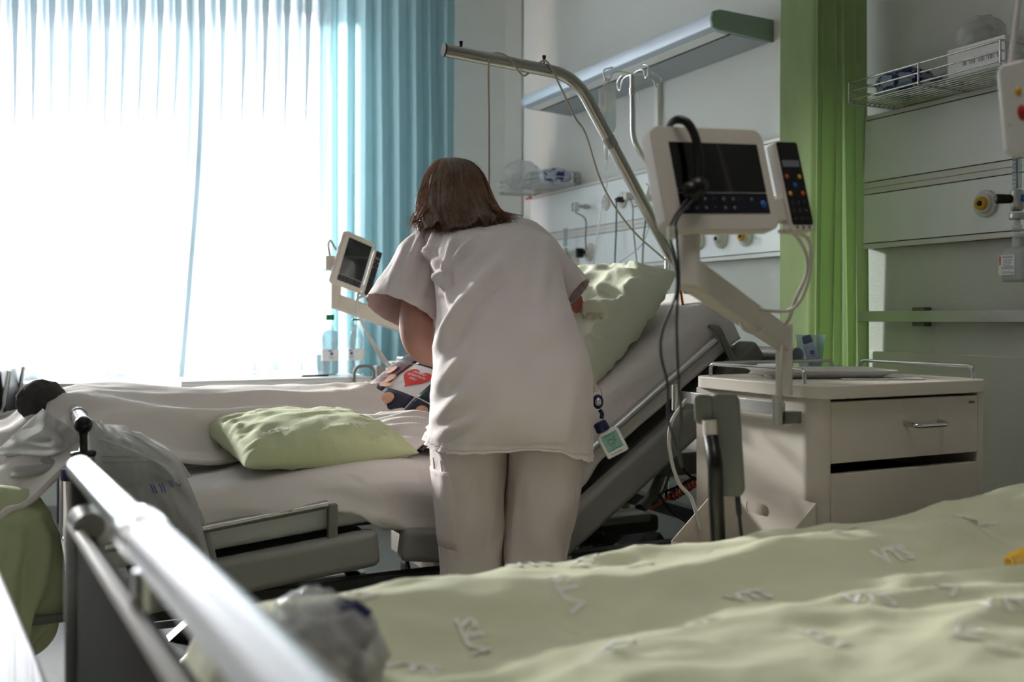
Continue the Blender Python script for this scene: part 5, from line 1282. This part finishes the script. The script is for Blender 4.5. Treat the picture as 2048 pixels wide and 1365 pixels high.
# ------------------------------------------------------------------ window side: tables, bottles, glass, chair
def slab(name, c, w, d, h, mname, par, rot=0, bev=.004):
    m = MB(); m.box(c, (w, d, h), Matrix.Rotation(rot, 3, 'Z')); return m.build(name, mname, par, bevel=bev)
TZ = .862
ot = thing('overbed_table', 'white overbed table with the bottles behind the duvet', 'table', (.87, 3.93, 0))
tc = V((.72, 3.62, TZ))
m = MB(); a = [on_z(350, 757, TZ), on_z(740, 742, TZ)]
A0 = on_z(356, 768, TZ - .0); A1 = on_z(742, 758, TZ)
dirx = V((1, 0, 0)); y0t, y1t = 3.72, 4.14; x0t, x1t = .50, 1.24
slab('table_top', ((x0t + x1t) / 2, (y0t + y1t) / 2, TZ - .011), x1t - x0t, y1t - y0t, .022, 'table_grey', ot)
m = MB(); m.tube([(x0t, y0t - .004, TZ + .004), (x1t, y0t - .004, TZ + .004)], .005, 8); m.build('edge_lip', 'table_grey', ot)
slab('tilt_leaf', (x0t - .10, (y0t + y1t) / 2, TZ - .03), .22, y1t - y0t - .03, .016, 'table_grey', ot)
slab('under_beam', ((x0t + x1t) / 2, y0t + .1, TZ - .045), x1t - x0t - .1, .06, .04, 'grey_plastic', ot)
m = MB(); hpx = [on_y(708, 765, 3.70), on_y(709, 742, 3.70), on_y(716, 733, 3.70), on_y(738, 732, 3.70), on_y(748, 740, 3.70), on_y(748, 765, 3.70)]; m.tube(fillet(hpx, .01), .006, 10); m.build('lever', 'grey_plastic', ot)
m = MB(); q = on_y(757, 748, 3.74); m.box(q, (.03, .05, .065)); m.build('lever_block', 'frame_grey', ot, bevel=.006)
m = MB(); m.bx(1.12, 1.18, 3.90, 3.98, .08, TZ - .03); m.build('column', 'frame_grey', ot, bevel=.006)
m = MB(); m.bx(.70, 1.2, 3.78, 3.82, .06, .10); m.bx(.70, 1.2, 4.06, 4.10, .06, .10); m.bx(1.12, 1.18, 3.78, 4.10, .06, .10); m.build('foot_frame', 'frame_grey', ot)
def bottle(c, label, full, cap_, straw=False):
    t = thing('water_bottle', label, 'bottle', c, 'bottles on the overbed table')
    H = .212
    pr_ = [(.024, 0), (.030, .004), (.0315, .02), (.0315, .092), (.029, .100), (.0275, .106), (.032, .122), (.033, .138), (.030, .158), (.020, .180), (.0135, .19), (.0125, .203), (.0145, .204), (.0145, .207)]
    m = MB(); m.lathe(pr_, Matrix.Translation(c), 28); m.build('shell', 'thin_glass', t)
    pr_ = [(r * 1.1, z * 1.13) for r, z in pr_]; zf = .186 if full else .028
    m = MB(); m.lathe([(r * .95, z + .001) for r, z in pr_ if z < zf] + [(.0001, zf)], Matrix.Translation(c), 28); m.build('fluid', 'water', t)
    m = MB(); m.lathe([(.0352, .058), (.0355, .060), (.0355, .103), (.0352, .105)], Matrix.Translation(c), 28, False); m.build('label', 'paper', t)
    v = (-FW * .9 + RT * (.35 if full else -.35)).normalized(); ML = axes(c + v * .0358 + UP * .088, UP.cross(v), UP, v)
    m = MB(); m.prism(rrect(.012, .012, .004), 0, .0006, ML); m.prism(rrect(.018, .005, .001), 0, .0005, ML @ Matrix.Translation((-.004, .012, -.001))); m.build('label_picture', 'blue_ink', t)
    m = MB(); dashes(m, ML, .0002, -.012, .018, .003, 3); dashes(m, ML, .0002, -.019, .015, .002, 6); m.build('label_print', 'ink', t)
    if cap_:
        m = MB(); m.lathe([(.0172, .226), (.0175, .228), (.0175, .246), (.016, .249), (.0001, .249)], Matrix.Translation(c), 24); m.build('cap', 'green_cap', t)
    else:
        m = MB(); m.lathe([(.0172, .224), (.0175, .225), (.0175, .231), (.0165, .232)], Matrix.Translation(c), 24, False); m.build('cap_ring', 'green_cap', t)
    return t
b1p = on_z(660, 750, TZ); b2p = on_z(712, 748, TZ)
bottle(V((b1p.x, b1p.y, TZ)), 'full clear water bottle with green cap on the overbed table', True, True)
bottle(V((b2p.x, b2p.y, TZ)), 'open, nearly empty water bottle with a straw on the overbed table', False, False)
m = MB(); s0 = V((b2p.x, b2p.y, TZ)) + V((-.01, 0, .01)); m.tube([s0, V((b2p.x, b2p.y, TZ + .225)) + RT * .002, V((b2p.x, b2p.y, TZ + .245)), V((b2p.x, b2p.y, TZ + .272)) - RT * .015], .0028, 8); one(m, 'drinking_straw', 'lining', 'pink drinking straw standing in the open bottle', 'straw')
g = on_z(647, 748, TZ); g = V((g.x, g.y, TZ)); m = MB()
R2 = []
for r, z in ((.024, 0), (.026, .002), (.0285, .02), (.031, .055), (.0325, .080), (.031, .080), (.029, .055), (.0255, .02), (.022, .010)):
    R2.append([g + V((r * (1 + .03 * (z < .06) * math.cos(10 * a * math.pi / 15)) * math.cos(a * math.pi / 15), r * (1 + .03 * (z < .06) * math.cos(10 * a * math.pi / 15)) * math.sin(a * math.pi / 15), z)) for a in range(30)])
m.rings(R2); one(m, 'drinking_glass', 'thin_glass', 'faceted drinking glass in front of the full bottle', 'glass')
m = MB(); q = on_z(628, 751, TZ + .004); m.prism(rrect(.11, .055, .008), 0, .006, Matrix.Translation((q.x, q.y, TZ + .0005))); one(m, 'phone', 'black_plastic', 'flat dark phone lying left of the glass', 'phone', bevel=.002)
q = on_y(812, 727, 3.85); m = MB(); m.box(V((q.x, 3.92, q.z - .02)), (.10, .08, .05)); one(m, 'tissue_box', 'paper', 'small white box behind the photo cushion', 'box', bevel=.003)

wt = thing('visitor_table', 'white table standing at the window behind the bed foot', 'table', Cf(-1.4, 5.15, 0))
def wslab(nm, a0, a1, t0, t1, z0, z1, mn): 
    m = MB(); wbox(m, a0, a1, t0, t1, z0, z1); m.build(nm, mn, wt, bevel=.004)
ta0, ta1 = px_a(30, 4.95), px_a(360, 4.95)
wslab('table_top', ta0, ta1, 4.93, 5.40, .738, .775, 'white_gloss')
for a in (ta0 + .06, ta1 - .06):
    for t_ in (4.99, 5.34): wslab('leg', a - .022, a + .022, t_ - .022, t_ + .022, 0, .738, 'dark_plastic')
wslab('modesty_panel', ta0 + .04, ta1 - .04, 5.33, 5.345, .25, .738, 'dark_plastic')
chr_ = thing('visitor_chair', 'dark chair with chrome frame at the left picture edge', 'chair', Cf(-2.5, 4.6, 0))
ac = px_a(-95, 4.6); Mc = axes(Cf(ac, 4.62, 0), -FW * .3 - RT * .95, FW * .95 - RT * .3, UP)
def cbar(nm, pts, r=.011, mn='chrome'): m = MB(); m.tube(fillet([Mc @ V(p) for p in pts], .04), r, 10); m.build(nm, mn, chr_)
for s in (-1, 1):
    cbar('leg_frame', [(.20, s * .2, 0), (.20, s * .2, .43), (-.20, s * .2, .45), (-.26, s * .2, .86)]); cbar('leg', [(-.20, s * .2, .45), (-.24, s * .2, 0)])
def padf(m, x0, x1, z0, z1, tilt=0): 
    m.prism([(a, b) for a, b in rrect(.40, .42, .04)], 0, .04, Mc @ Matrix.Translation((0, 0, .45)))
m = MB(); m.prism(rrect(.42, .42, .05), .45, .49, Mc); m.build('seat', 'black_plastic', chr_, bevel=.01)
m = MB(); m.prism(rrect(.36, .42, .05), -.015, .015, Mc @ Matrix.Translation((-.235, 0, .68)) @ Matrix.Rotation(-math.pi / 2 + .13, 4, 'Y') @ Matrix.Rotation(0, 4, 'Z')); m.build('backrest', 'black_plastic', chr_, bevel=.01)

# plant on the sill behind the curtain
sp_ = Cf(px_a(205, WIN_T), WIN_T - .06, WIN_Z0)
pl = thing('potted_plant', 'small potted plant blurred behind the sheer curtain on the sill', 'plant', sp_)
m = MB(); m.lathe([(.035, 0), (.05, .085), (.054, .087), (.054, .1), (.045, .1)], Matrix.Translation(sp_), 18); m.build('pot', 'terracotta', pl)
random.seed(8); 
for k in range(26):
    a = random.random() * 6.28; l = random.uniform(.08, .16); b = sp_ + UP * .09; d_ = V((math.cos(a), math.sin(a) * .5, random.uniform(.2, 1.1))).normalized(); s_ = d_.cross(UP).normalized() * .022; n_ = s_.cross(d_).normalized()
    m = MB(); m.add([b, b + d_ * l * .5 + s_ + n_ * .01, b + d_ * l, b + d_ * l * .5 - s_ + n_ * .01, b + d_ * l * .5 + n_ * .016], [(0, 1, 4), (1, 2, 4), (2, 3, 4), (3, 0, 4)]); m.build('leaf', 'leaf', pl)

# oxygen flowmeter with humidifier bottle on the dim panel
fb = on_x(2034, 398, 2.50)
fm = thing('oxygen_flowmeter', 'oxygen flowmeter with black knob and humidifier bottle at the right edge', 'flowmeter', fb - UP * .2)
m = MB(); M = Matrix.Translation(on_x(2034, 377, 2.50)); m.lathe([(.0125, 0), (.0125, .115), (.014, .117), (.014, .13), (.008, .134)], M, 18); m.build('glass_tube', 'thin_glass', fm)
m = MB(); 
for k in range(9): m.box(on_x(2034, 377, 2.5) + V((-.0126, 0, .012 + k * .011)), (.0006, .012 if k % 2 else .008, .0012))
m.tube([on_x(2034, 377, 2.5), on_x(2034, 377, 2.5) + UP * .11], .002, 6); m.build('scale', 'ink', fm)
m = MB(); M = Matrix.Translation(fb - UP * .03); m.lathe([(.012, -.004), (.017, 0), (.018, .05), (.014, .056)], M, 20); m.tube([fb, V((PX, fb.y, fb.z))], .012, 14); m.build('valve_body', 'brushed', fm)
kd = (on_x(2008, 397, 2.42) - fb).normalized(); kd = V((-.85, .45, .0)).normalized()
m = MB(); M = frame(kd).to_4x4(); M.translation = fb; m.lathe([(.011, .016), (.0125, .02), (.014, .055), (.012, .058)], M, 22); kn_ = m.build('knob', 'black_plastic', fm)
m = MB(); m.lathe([(.0105, .0585), (.0105, .0595), (.0001, .0595)], M, 22); m.build('knob_face', 'display_grey', kn_)
m = MB(); m.bx(fb.x - .004, fb.x + .0, fb.y - .03, fb.y - .018, fb.z - .01, fb.z + .01); m.build('blue_mark', 'blue', fm)
m = MB(); M = Matrix.Translation(fb - UP * .046); m.lathe([(.0195, -.012), (.021, -.010), (.021, .004), (.0195, .006)], M, 24); m.build('nut', 'brushed', fm)
m = MB(); M = Matrix.Translation(fb - UP * .058); m.lathe([(.008, -.035), (.013, -.033), (.013, -.016), (.009, -.014), (.009, 0)], M, 18); m.build('adapter', 'clear_plastic', fm)
hb2 = V((fb.x, fb.y - .006, fb.z - .185)); Mq = axes(hb2, (0, -1, 0), (0, 0, 1), (-1, 0, 0))
m = MB(); R3 = []
for z, w, d_ in ((-.048, .074, .044), (-.046, .084, .052), (-.038, .09, .056), (.034, .09, .056), (.044, .080, .050), (.048, .05, .034), (.052, .034, .03), (.075, .032, .028)):
    R3.append([hb2 + V((b, -a, z)) for a, b in rrect(w, d_, min(w, d_) * .35, 5)])
m.rings(R3); m.build('humidifier_flask', 'humid_water', fm)
m = MB(); m.lathe([(.0165, 0), (.0165, .003), (.015, .004), (.0165, .006), (.0165, .009), (.015, .010), (.0165, .012), (.0165, .016), (.012, .018)], Matrix.Translation(hb2 + UP * .070), 22); m.build('screw_cap', 'clear_plastic', fm)
m = MB(); m.prism([(-.043, -.028), (.008, -.028), (.008, .028), (-.043, .028)], .0285, .0290, Mq); m.build('label', 'paper', fm)
m = MB(); m.prism([(-.040, .0), (-.035, .0), (-.035, .024), (-.040, .024)], .0291, .0294, Mq); m.build('orange_strip', 'orange', fm)
m = MB(); M_ = Mq @ Matrix.Translation((-.014, 0, 0))
for k, y in enumerate((.023, .020, -.006, -.009, -.012, -.020, -.023)): dashes(m, M_, .0291, y, .038 if k > 1 else .03, .0016, k)
m.build('label_print', 'ink', fm)
m = MB()
for k, y in enumerate((.014, .010, .006, .002, -.002)): dashes(m, M_, .0291, y, .026, .0018, 20 + k)
m.build('blue_print', 'blue_ink', fm)

# hanging call handset at the top right corner
hc_ = Q(2032, 215, 1.5)
ch_ = thing('call_button', 'white hanging call handset with orange and red buttons at the top right', 'handset', hc_ - UP * .07)
eh = (RT * .93 + FW * -.36).normalized(); nh = eh.cross(UP); nh = nh if nh.dot(FW) < 0 else -nh
tl = (UP * .985 - RT * .11).normalized(); Mh2 = axes(hc_, eh, tl, nh)
m = MB(); m.prism([(-.022, -.066), (-.012, -.074), (.026, -.072), (.032, -.062), (.030, .0), (.024, .040), (.018, .070), (-.014, .064), (-.020, .056)], -.014, .010, Mh2); m.build('casing', 'white_plastic', ch_, bevel=.006, bseg=3)
for (a, b, r, s, c) in ((.004, .022, .005, 1.4, 'yellow'), (.006, -.010, .0065, 1.9, 'red')):
    m = MB(); m.lathe([(r, 0), (r * .9, .0015), (.0001, .002)], Mh2 @ Matrix.Translation((a, b, .0095)) @ Matrix.Diagonal((1, s, 1, 1)), 18); m.build('button', c, ch_)
m = MB(); m.lathe([(.0025, 0), (.002, .001), (.0001, .001)], Mh2 @ Matrix.Translation((-.012, -.028, .0095)), 10); m.build('pin', 'brushed', ch_)
m = MB(); m.tube([hc_ + tl * .068 + eh * .002, hc_ + tl * .085 + eh * .004, hc_ + UP * .2 + eh * .008, V((hc_.x, hc_.y, ZC - .01))], [.006, .0045, .0035, .0035], 8); m.build('cable', 'cable_white', ch_)
# ------------------------------------------------------------------ near bed
nb_ = thing('hospital_bed', 'near hospital bed with chrome foot rail and grey footboard in the foreground', 'bed', (1.1, .95, 0))
def fl(Y, z): return V((.165 - .0695 * Y, Y, z))         # foot line of the near bed, slightly turned
m = MB(); m.tube([fl(1.44, .90), fl(.97, .90)], .0165, 18); m.build('foot_rail', 'chrome', nb_)
m = MB(); m.tube([fl(1.03, .90), fl(1.0, .90), fl(.955, .90), fl(.935, .90)], [.0185, .0235, .0240, .0215], 18); m.build('rail_coupling', 'chrome', nb_)
m = MB(); m.tube([fl(.95, .90), fl(.16, .90)], .0215, 20); m.build('foot_grip', 'aluminium', nb_)
m = MB(); c = fl(.985, .865); m.tube([c, c - UP * .04], .009, 10); m.build('rail_knob', 'chrome', nb_)
m = MB(); m.tube(fillet([fl(1.44, .20), fl(1.44, .83), fl(1.38, .845), fl(1.34, .84)], .03), .0185, 16); m.build('foot_post', 'frame_grey', nb_)
m = MB(); m.tube([fl(.22, .20), fl(.22, .90)], .0185, 16); m.build('foot_post', 'frame_grey', nb_)
m = MB(); m.tube([fl(1.42, .895), fl(1.42, .83)], .014, 12); m.build('rail_bracket', 'dark_plastic', nb_)
m = MB(); m.tube([fl(1.42, .832) - V((.012, 0, 0)), fl(.22, .832) - V((.012, 0, 0))], .0075, 10); m.build('panel_edge', 'warm_plastic', nb_)
m = MB(); A, B = fl(1.42, 0), fl(.22, 0); n = V((1, .0695, 0)).normalized() * .008
m.add([A - n + UP * .38, A + n + UP * .38, B + n + UP * .38, B - n + UP * .38, A - n + UP * .828, A + n + UP * .828, B + n + UP * .828, B - n + UP * .828], [(3, 2, 1, 0), (4, 5, 6, 7), (0, 1, 5, 4), (1, 2, 6, 5), (2, 3, 7, 6), (3, 0, 4, 7)], False); m.build('footboard', 'footboard_grey', nb_, bevel=.006)
for y in (.42, 1.30):
    m = MB(); m.bx(.15, 2.3, y - .02, y + .02, .38, .43); m.build('base_beam', 'grey_plastic', nb_, bevel=.004)
m = MB(); m.bx(.18, 2.28, .38, 1.34, .46, .49); m.build('support_deck', 'grey_plastic', nb_)
m = MB(); m.bx(.4, 2.1, .7, 1.05, .12, .19); m.build('undercarriage', 'grey_plastic', nb_, bevel=.01)
for x in (.6, 1.9):
    m = MB(); m.bx(x - .03, x + .03, .85, .91, .19, .46); m.build('lift_arm', 'grey_plastic', nb_)
for x in (.4, 2.1):
    m = MB(); m.bx(x - .02, x + .02, .45, 1.3, .13, .17); m.build('wheel_beam', 'grey_plastic', nb_)
    for y in (.46, 1.29):
        m = MB(); m.tube([(x, y, .12), (x, y, .16)], .02, 10); M = frame((0, 1, 0)).to_4x4(); M.translation = V((x, y - .02, .06)); m.lathe([(.03, 0), (.06, .004), (.06, .036), (.03, .04)], M, 20); m.build('caster', 'dark_plastic', nb_)
m = MB(); m.bx(2.29, 2.32, .38, 1.34, .40, 1.0); m.build('headboard', 'warm_plastic', nb_, bevel=.01)
m = MB(); m.box((1.21, .87, .565), (2.06, .90, .14)); one(m, 'mattress', 'mattress', 'pale mattress of the near bed under the green blanket', 'mattress', bevel=.03, bseg=4)
m = MB(); 
def sh2(u, v): 
    X = lerp(1.35, 2.25, u); Y = lerp(.42, 1.345, v); return V((X, Y, .642 + .012 * nz3(X * 4, Y * 4, 3)))
m.grid(40, 40, sh2); one(m, 'bed_sheet', 'sheet', 'grey-white sheet at the head of the near bed, beside the blanket edge', 'sheet', solid=.01)
# green blanket
def blz(X, Y):
    z = .700 + .012 * nz3(X * 2.2, Y * 2.6, 1)
    z += .017 * ridge(X * 1.6 - Y * 2.2, Y * 4.2 + X * 1.1, 2) + .010 * ridge(X * 3.1 + Y * 1.0, Y * 7.5 + .8 * X, 5)
    z += .006 * ridge(X * 4.6 + Y * 3, Y * 13 - X * 2, 11) + .004 * ridge(X * 9 - Y * 6, Y * 15 + X * 5, 14)
    z += .05 * math.exp(-((X - 1.72) / .26) ** 2 - ((Y - 1.20) / .15) ** 2)
    z += .022 * math.exp(-((Y - 1.18) / .07) ** 2) * (X < 1.4)
    z -= .020 * math.exp(-((Y - 1.05) / .06) ** 2) * (.5 + .5 * nz3(X * 2, 3))
    z += .020 * max(0, min(1, (X - .75) * 2)) * ridge(X * 2.0 + Y * .6, Y * 9 + X * 2.5, 8) * math.exp(-((Y - .98) / .25) ** 2)
    return z
def blanket(u, v):
    X = lerp(.165, 2.08, u); xe = .02 * nz3(v * 4, 2)
    s = v * 1.36 - .10                       # runs over the near edge, top, far edge
    if s < 0: Y = .40 - .02 ; z = blz(X, .42) + s * 1.4
    elif s < .98: Y = .40 + s; z = blz(X, Y)
    else:
        d = s - .98; Y = 1.38 + .03 * math.sin(min(1, d / .06) * math.pi / 2) + .015 * nz3(X * 7, d * 3, 4); z = blz(X, 1.38) - d - .01
    e = min(1, (2.08 - X) / .05); z -= .03 * (1 - e) ** 2
    f = max(0, 1 - (X - .165) / .07); z -= .15 * f * f
    eY = max(0, (Y - 1.31) / .07) if s < .98 else 1; z -= .020 * min(1, eY) ** 2
    return V((X + xe, Y, z))
bl = thing('green_blanket', 'sage green blanket with small white printed letters across the near bed', 'blanket', (1.1, .9, .65))
m = MB(); m.grid(240, 200, blanket); m.build('cloth', 'green_linen', bl, solid=.012)
random.seed(11)
spots = [(1170, 1135), (1395, 1140), (1280, 1170), (910, 1190), (1140, 1225), (730, 1255), (1500, 1205), (1380, 1255), (950, 1280), (1230, 1310), (1740, 1232), (1650, 1290), (1545, 1110), (1790, 1150), (1940, 1300), (1960, 1100), (1690, 1115), (1060, 1140), (1880, 1210), (820, 1340), (2010, 1250)]
for k, (x, y) in enumerate(spots):
    p = on_z(x, y, .715); a = random.choice((0, 0, 0, .6, math.pi * .5, -.5)); m = MB()
    def pf(xx, yy, p=p, a=a):
        X = p.x + xx * math.cos(a) - yy * math.sin(a); Y = p.y + xx * math.sin(a) + yy * math.cos(a); e = max(0, (Y - 1.31) / .07)
        return V((X, Y, blz(X, Y) - .020 * min(1, e) ** 2 + .0082))
    m.text('VTS', .040, None, fn=pf, bold=.0015); m.build('print', 'linen_print', bl)
# snack packet and crumpled wrapper on the blanket
p = on_z(2040, 1132, .735)
m = MB(); m.blob((p.x + .02, p.y - .01, blz(p.x, p.y) + .022), (.05, .03, .018), 3, .15, 2.4, 4); sn = one(m, 'snack_packet', 'yellow', 'yellow and red snack packet at the right edge of the blanket', 'packet')
m = MB(); m.blob((p.x + .035, p.y - .014, blz(p.x, p.y) + .030), (.032, .026, .016), 6, .15, 2.4, 3); m.build('red_print', 'red', sn)
q = on_z(650, 1330, .74)
wr_ = thing('plastic_wrapper', 'crumpled clear and navy plastic wrapper lying on the near bed foot', 'wrapper', (q.x, q.y, .70))
m = MB(); m.blob((q.x, q.y, blz(q.x, q.y) + .028), (.055, .045, .045), 9, .35, 2.2, 4); m.build('film', 'milky_film', wr_)
m = MB(); m.blob((q.x - .01, q.y + .02, blz(q.x, q.y) + .048), (.045, .032, .04), 14, .35, 2.2, 4); m.build('clear_part', 'clear_film', wr_)
m = MB(); m.blob((q.x + .022, q.y + .012, blz(q.x, q.y) + .05), (.03, .022, .028), 21, .35, 2.4, 4); m.build('navy_part', 'navy', wr_)
m = MB(); m.tube(spline([V((q.x + .02, q.y - .04, .73)), V((q.x + .03, q.y - .02, .775)), V((q.x + .02, q.y + .02, .79)), V((q.x - .03, q.y + .03, .75))], 6), .006, 6); m.build('navy_strip', 'navy', wr_)

# grey hand control on a black gooseneck between near bed and locker
hy = 1.42
hcx = on_y(1445, 880, hy)
hc2 = thing('hand_control', 'grey bed hand control on a black gooseneck in front of the locker', 'remote control', on_y(1432, 1080, hy))
ex2 = (RT * .95 - FW * .3).normalized(); nz2 = -(FW * .95 + RT * .3).normalized(); up2 = (UP * .99 - RT * .06).normalized()
Mc2 = axes(on_y(1455, 890, hy), ex2, up2, nz2)
m = MB(); m.prism([(a, b) for a, b in rrect(.050, .180, .014)], -.016, .016, Mc2); m.build('casing', 'grey_plastic', hc2, bevel=.006, bseg=3)
m = MB(); m.prism([(a, b) for a, b in rrect(.034, .052, .010)], -.012, .020, Mc2 @ Matrix.Translation((-.036, .062, 0))); m.build('hook_clip', 'grey_plastic', hc2, bevel=.006)
m = MB(); a = Mc2 @ V((-.026, .015, .024)); m.tube([Mc2 @ V((-.026, .045, .024)), a], .0125, 14); m.build('white_plug', 'warm_plastic', hc2)
m = MB(); m.tube(spline([a, on_y(1430, 930, hy - .03), on_y(1432, 1000, hy - .02), on_y(1436, 1075, hy - .0), on_y(1440, 1180, hy)]), .0135, 14); m.build('gooseneck', 'black_plastic', hc2)
m = MB(); m.tube(spline([Mc2 @ V((.012, -.09, 0)), Mc2 @ V((.013, -.12, .002)), Mc2 @ V((.016, -.2, .002)), Mc2 @ V((.016, -.3, 0))]), [.005] * 9 + [.0032] * 16, 8); m.build('lead', 'cable_dark', hc2)

# ------------------------------------------------------------------ bags and bundle at the foot of patient bed
def filmgrid(name, mname, label, cat, fn, nu, nv, solid=.0015):
    m = MB(); m.grid(nu, nv, fn); return one(m, name, mname, label, cat, solid=solid)
# folded green bedding on the linen shelf
def bun(u, v):
    a = 2 * math.pi * u; b = math.pi * (v - .5)
    d = V((math.cos(b) * math.cos(a), math.cos(b) * math.sin(a), math.sin(b)))
    tp = max(0, min(1, (.75 - d.z) * 1.6)); wv = 1.4 * nz3(d.z * 1.4, d.y * .8, 4)
    f1 = math.sin(5 * a + 2.2 * math.sin(2.2 * d.z + 1) + wv); f2 = math.sin(11 * a - 3.0 * d.z + 2 * wv)
    k = 1 + (.15 * f1 + .08 * f2) * tp * math.cos(b) ** .6 + .05 * nz3(d.x * 2, d.y * 2, d.z * 2)
    k += .05 * ridge(d.x * 1.5, d.z * 4.0 + d.x, 3) * (1 - tp)
    p = d * k; sq = lambda q: math.copysign(abs(q) ** .8, q)
    return Q(-6, 1152, 2.27) + RT * sq(p.x) * .130 + FW * sq(p.y) * .10 + UP * sq(p.z) * .198
m = MB(); m.grid(160, 110, bun); one(m, 'green_bedding', 'green_pillow_cloth', 'bundled green bed linen stuffed at the foot of the patient bed', 'bedding')
# white cloth hanging outside the foot end
def wcl(u, v):
    x = lerp(-70, 90, u); y = lerp(845 - 40 * u, 985, v); return Q(x, y, 2.62 - .10 * v + .05 * ridge(u * 3, v * 1.5, 2) * v)
filmgrid('white_cloth', 'sheet', 'white cloth hanging down outside the foot rail at the left edge', 'cloth', wcl, 40, 24, .004)
# clear urine bag slung over the rail end
def ub_(u, v):
    x = lerp(0, 1, u); A = V((78, 820)); B = V((300, 880)); C = V((165, 972)); D = V((-20, 905))
    top_ = A.lerp(B, u) if False else V((lerp(85, 175, u), lerp(818, 880, u))); bot_ = V((lerp(-10, 145, u), lerp(905, 962, u)))
    p = top_.lerp(bot_, v); t = 2.36 - .05 * math.sin(math.pi * u) * math.sin(math.pi * v) + .045 * ridge(u * 2.5 + v, v * 2.5, 4)
    return Q(p.x, p.y, t)
filmgrid('drainage_bag', 'milky_film', 'clear crumpled drainage bag slung over the left end of the foot rail', 'bag', ub_, 44, 34)
def ub2(u, v):
    p = V((lerp(22, 138, u), lerp(935, 962, v))); return Q(p.x, p.y - 10 * u, 2.34 - .02 * math.sin(math.pi * v))
filmgrid('drain_valve_strip', 'milky_film', 'pale stiff plastic strip below the crumpled drainage bag', 'bag', ub2, 14, 8, .003)
# larger printed plastic bag draped at the near corner
def pb(u, v):
    L0 = [(178, 838), (182, 900), (215, 980), (260, 1080), (285, 1180)]; R0 = [(262, 868), (330, 905), (375, 965), (410, 1080), (438, 1190)]
    l = spline([V((a, b, 0)) for a, b in L0], 6); r = spline([V((a, b, 0)) for a, b in R0], 6); i = v * (len(l) - 1); k = min(int(i), len(l) - 2); f_ = i - k
    a, b = l[k].lerp(l[k + 1], f_), r[k].lerp(r[k + 1], f_); p = a.lerp(b, u)
    t = 2.26 - .035 * math.sin(math.pi * u) + .03 * ridge(u * 2.2 - v, v * 2.2, 6) + .012 * nz3(u * 8, v * 8, 3)
    return Q(p.x, p.y, t)
bg_ = thing('plastic_bag', 'large clear plastic bag with faint blue print hanging at the bed foot corner', 'bag', Q(350, 1190, 2.26))
m = MB(); m.grid(50, 60, pb); m.build('film', 'milky_film', bg_, solid=.0015)
m = MB(); m.grid(40, 50, lambda u, v: pb(u * .9 + .05, v * .95 + .03) + FW * (.05 + .03 * nz3(u * 3, v * 3, 9))); m.build('rear_film', 'milky_film', bg_, solid=.0015)
for (u, v, s) in ((.62, .52, .035), (.85, .50, .028), (.90, .92, .03)):
    m = MB(); m.text('URO' if False else 'II II', s, None, fn=lambda x, y, u=u, v=v: pb(min(1, max(0, u + x * 4)), min(1, max(0, v - y * 2))) - FW * .003); m.build('print', 'blue_ink', bg_)
m = MB(); m.tube(spline([pb(.2, .15) - FW * .008, pb(.55, .22) - FW * .012, pb(.85, .36) - FW * .012, pb(.9, .5) - FW * .008], 8), .004, 8); m.build('drain_tube', 'clear_film', bg_)
for v in (.30, .34, .70, .72):
    m = MB(); m.tube([pb(u / 20, v) - FW * .002 for u in range(2, 20)], .0014, 5); m.build('weld_seam', 'milky_film', bg_)
def bag3(u, v):
    p = V((lerp(262, 348, u), lerp(908, 928, v ** 1.5) + 30 * v * (1 - u) + 26 * v)); p.x += 35 * v * u
    return Q(p.x, p.y, 2.36 - .02 * math.sin(math.pi * u) + .02 * nz3(u * 4, v * 3, 1))
filmgrid('bag_flap', 'milky_film', 'stiff clear bag flap lying on the mattress beside the printed bag', 'bag', bag3, 24, 16)

# white trolley top catching the daylight at the lower left corner
tl_ = thing('trolley', 'white trolley top in the bottom left corner, sharply lit', 'trolley', (-.30, 1.3, 0))
zt3 = .70
E0, E1 = V((-.042, 1.86)), V((.075, .70))
m = MB(); out = [(E1.x, E1.y), (E0.x, E0.y), (-.62, 1.86), (-.62, .70)]; m.prism(out[::-1], zt3 - .03, zt3, Matrix.Identity(4)); m.build('trolley_top', 'white_gloss', tl_, bevel=.008, bseg=3)
for x, y in ((-.57, .75), (.0, .75), (-.57, 1.81), (-.09, 1.81)):
    m = MB(); m.tube([(x, y, .06), (x, y, zt3 - .03)], .013, 10); m.build('leg', 'aluminium', tl_)
    m = MB(); M = frame((1, 0, 0)).to_4x4(); M.translation = V((x - .012, y, .035)); m.lathe([(.02, 0), (.035, .003), (.035, .021), (.02, .024)], M, 16); m.build('caster', 'dark_plastic', tl_)
m = MB(); m.bx(-.60, -.06, .74, 1.82, .25, .265); m.build('lower_shelf', 'white_gloss', tl_)
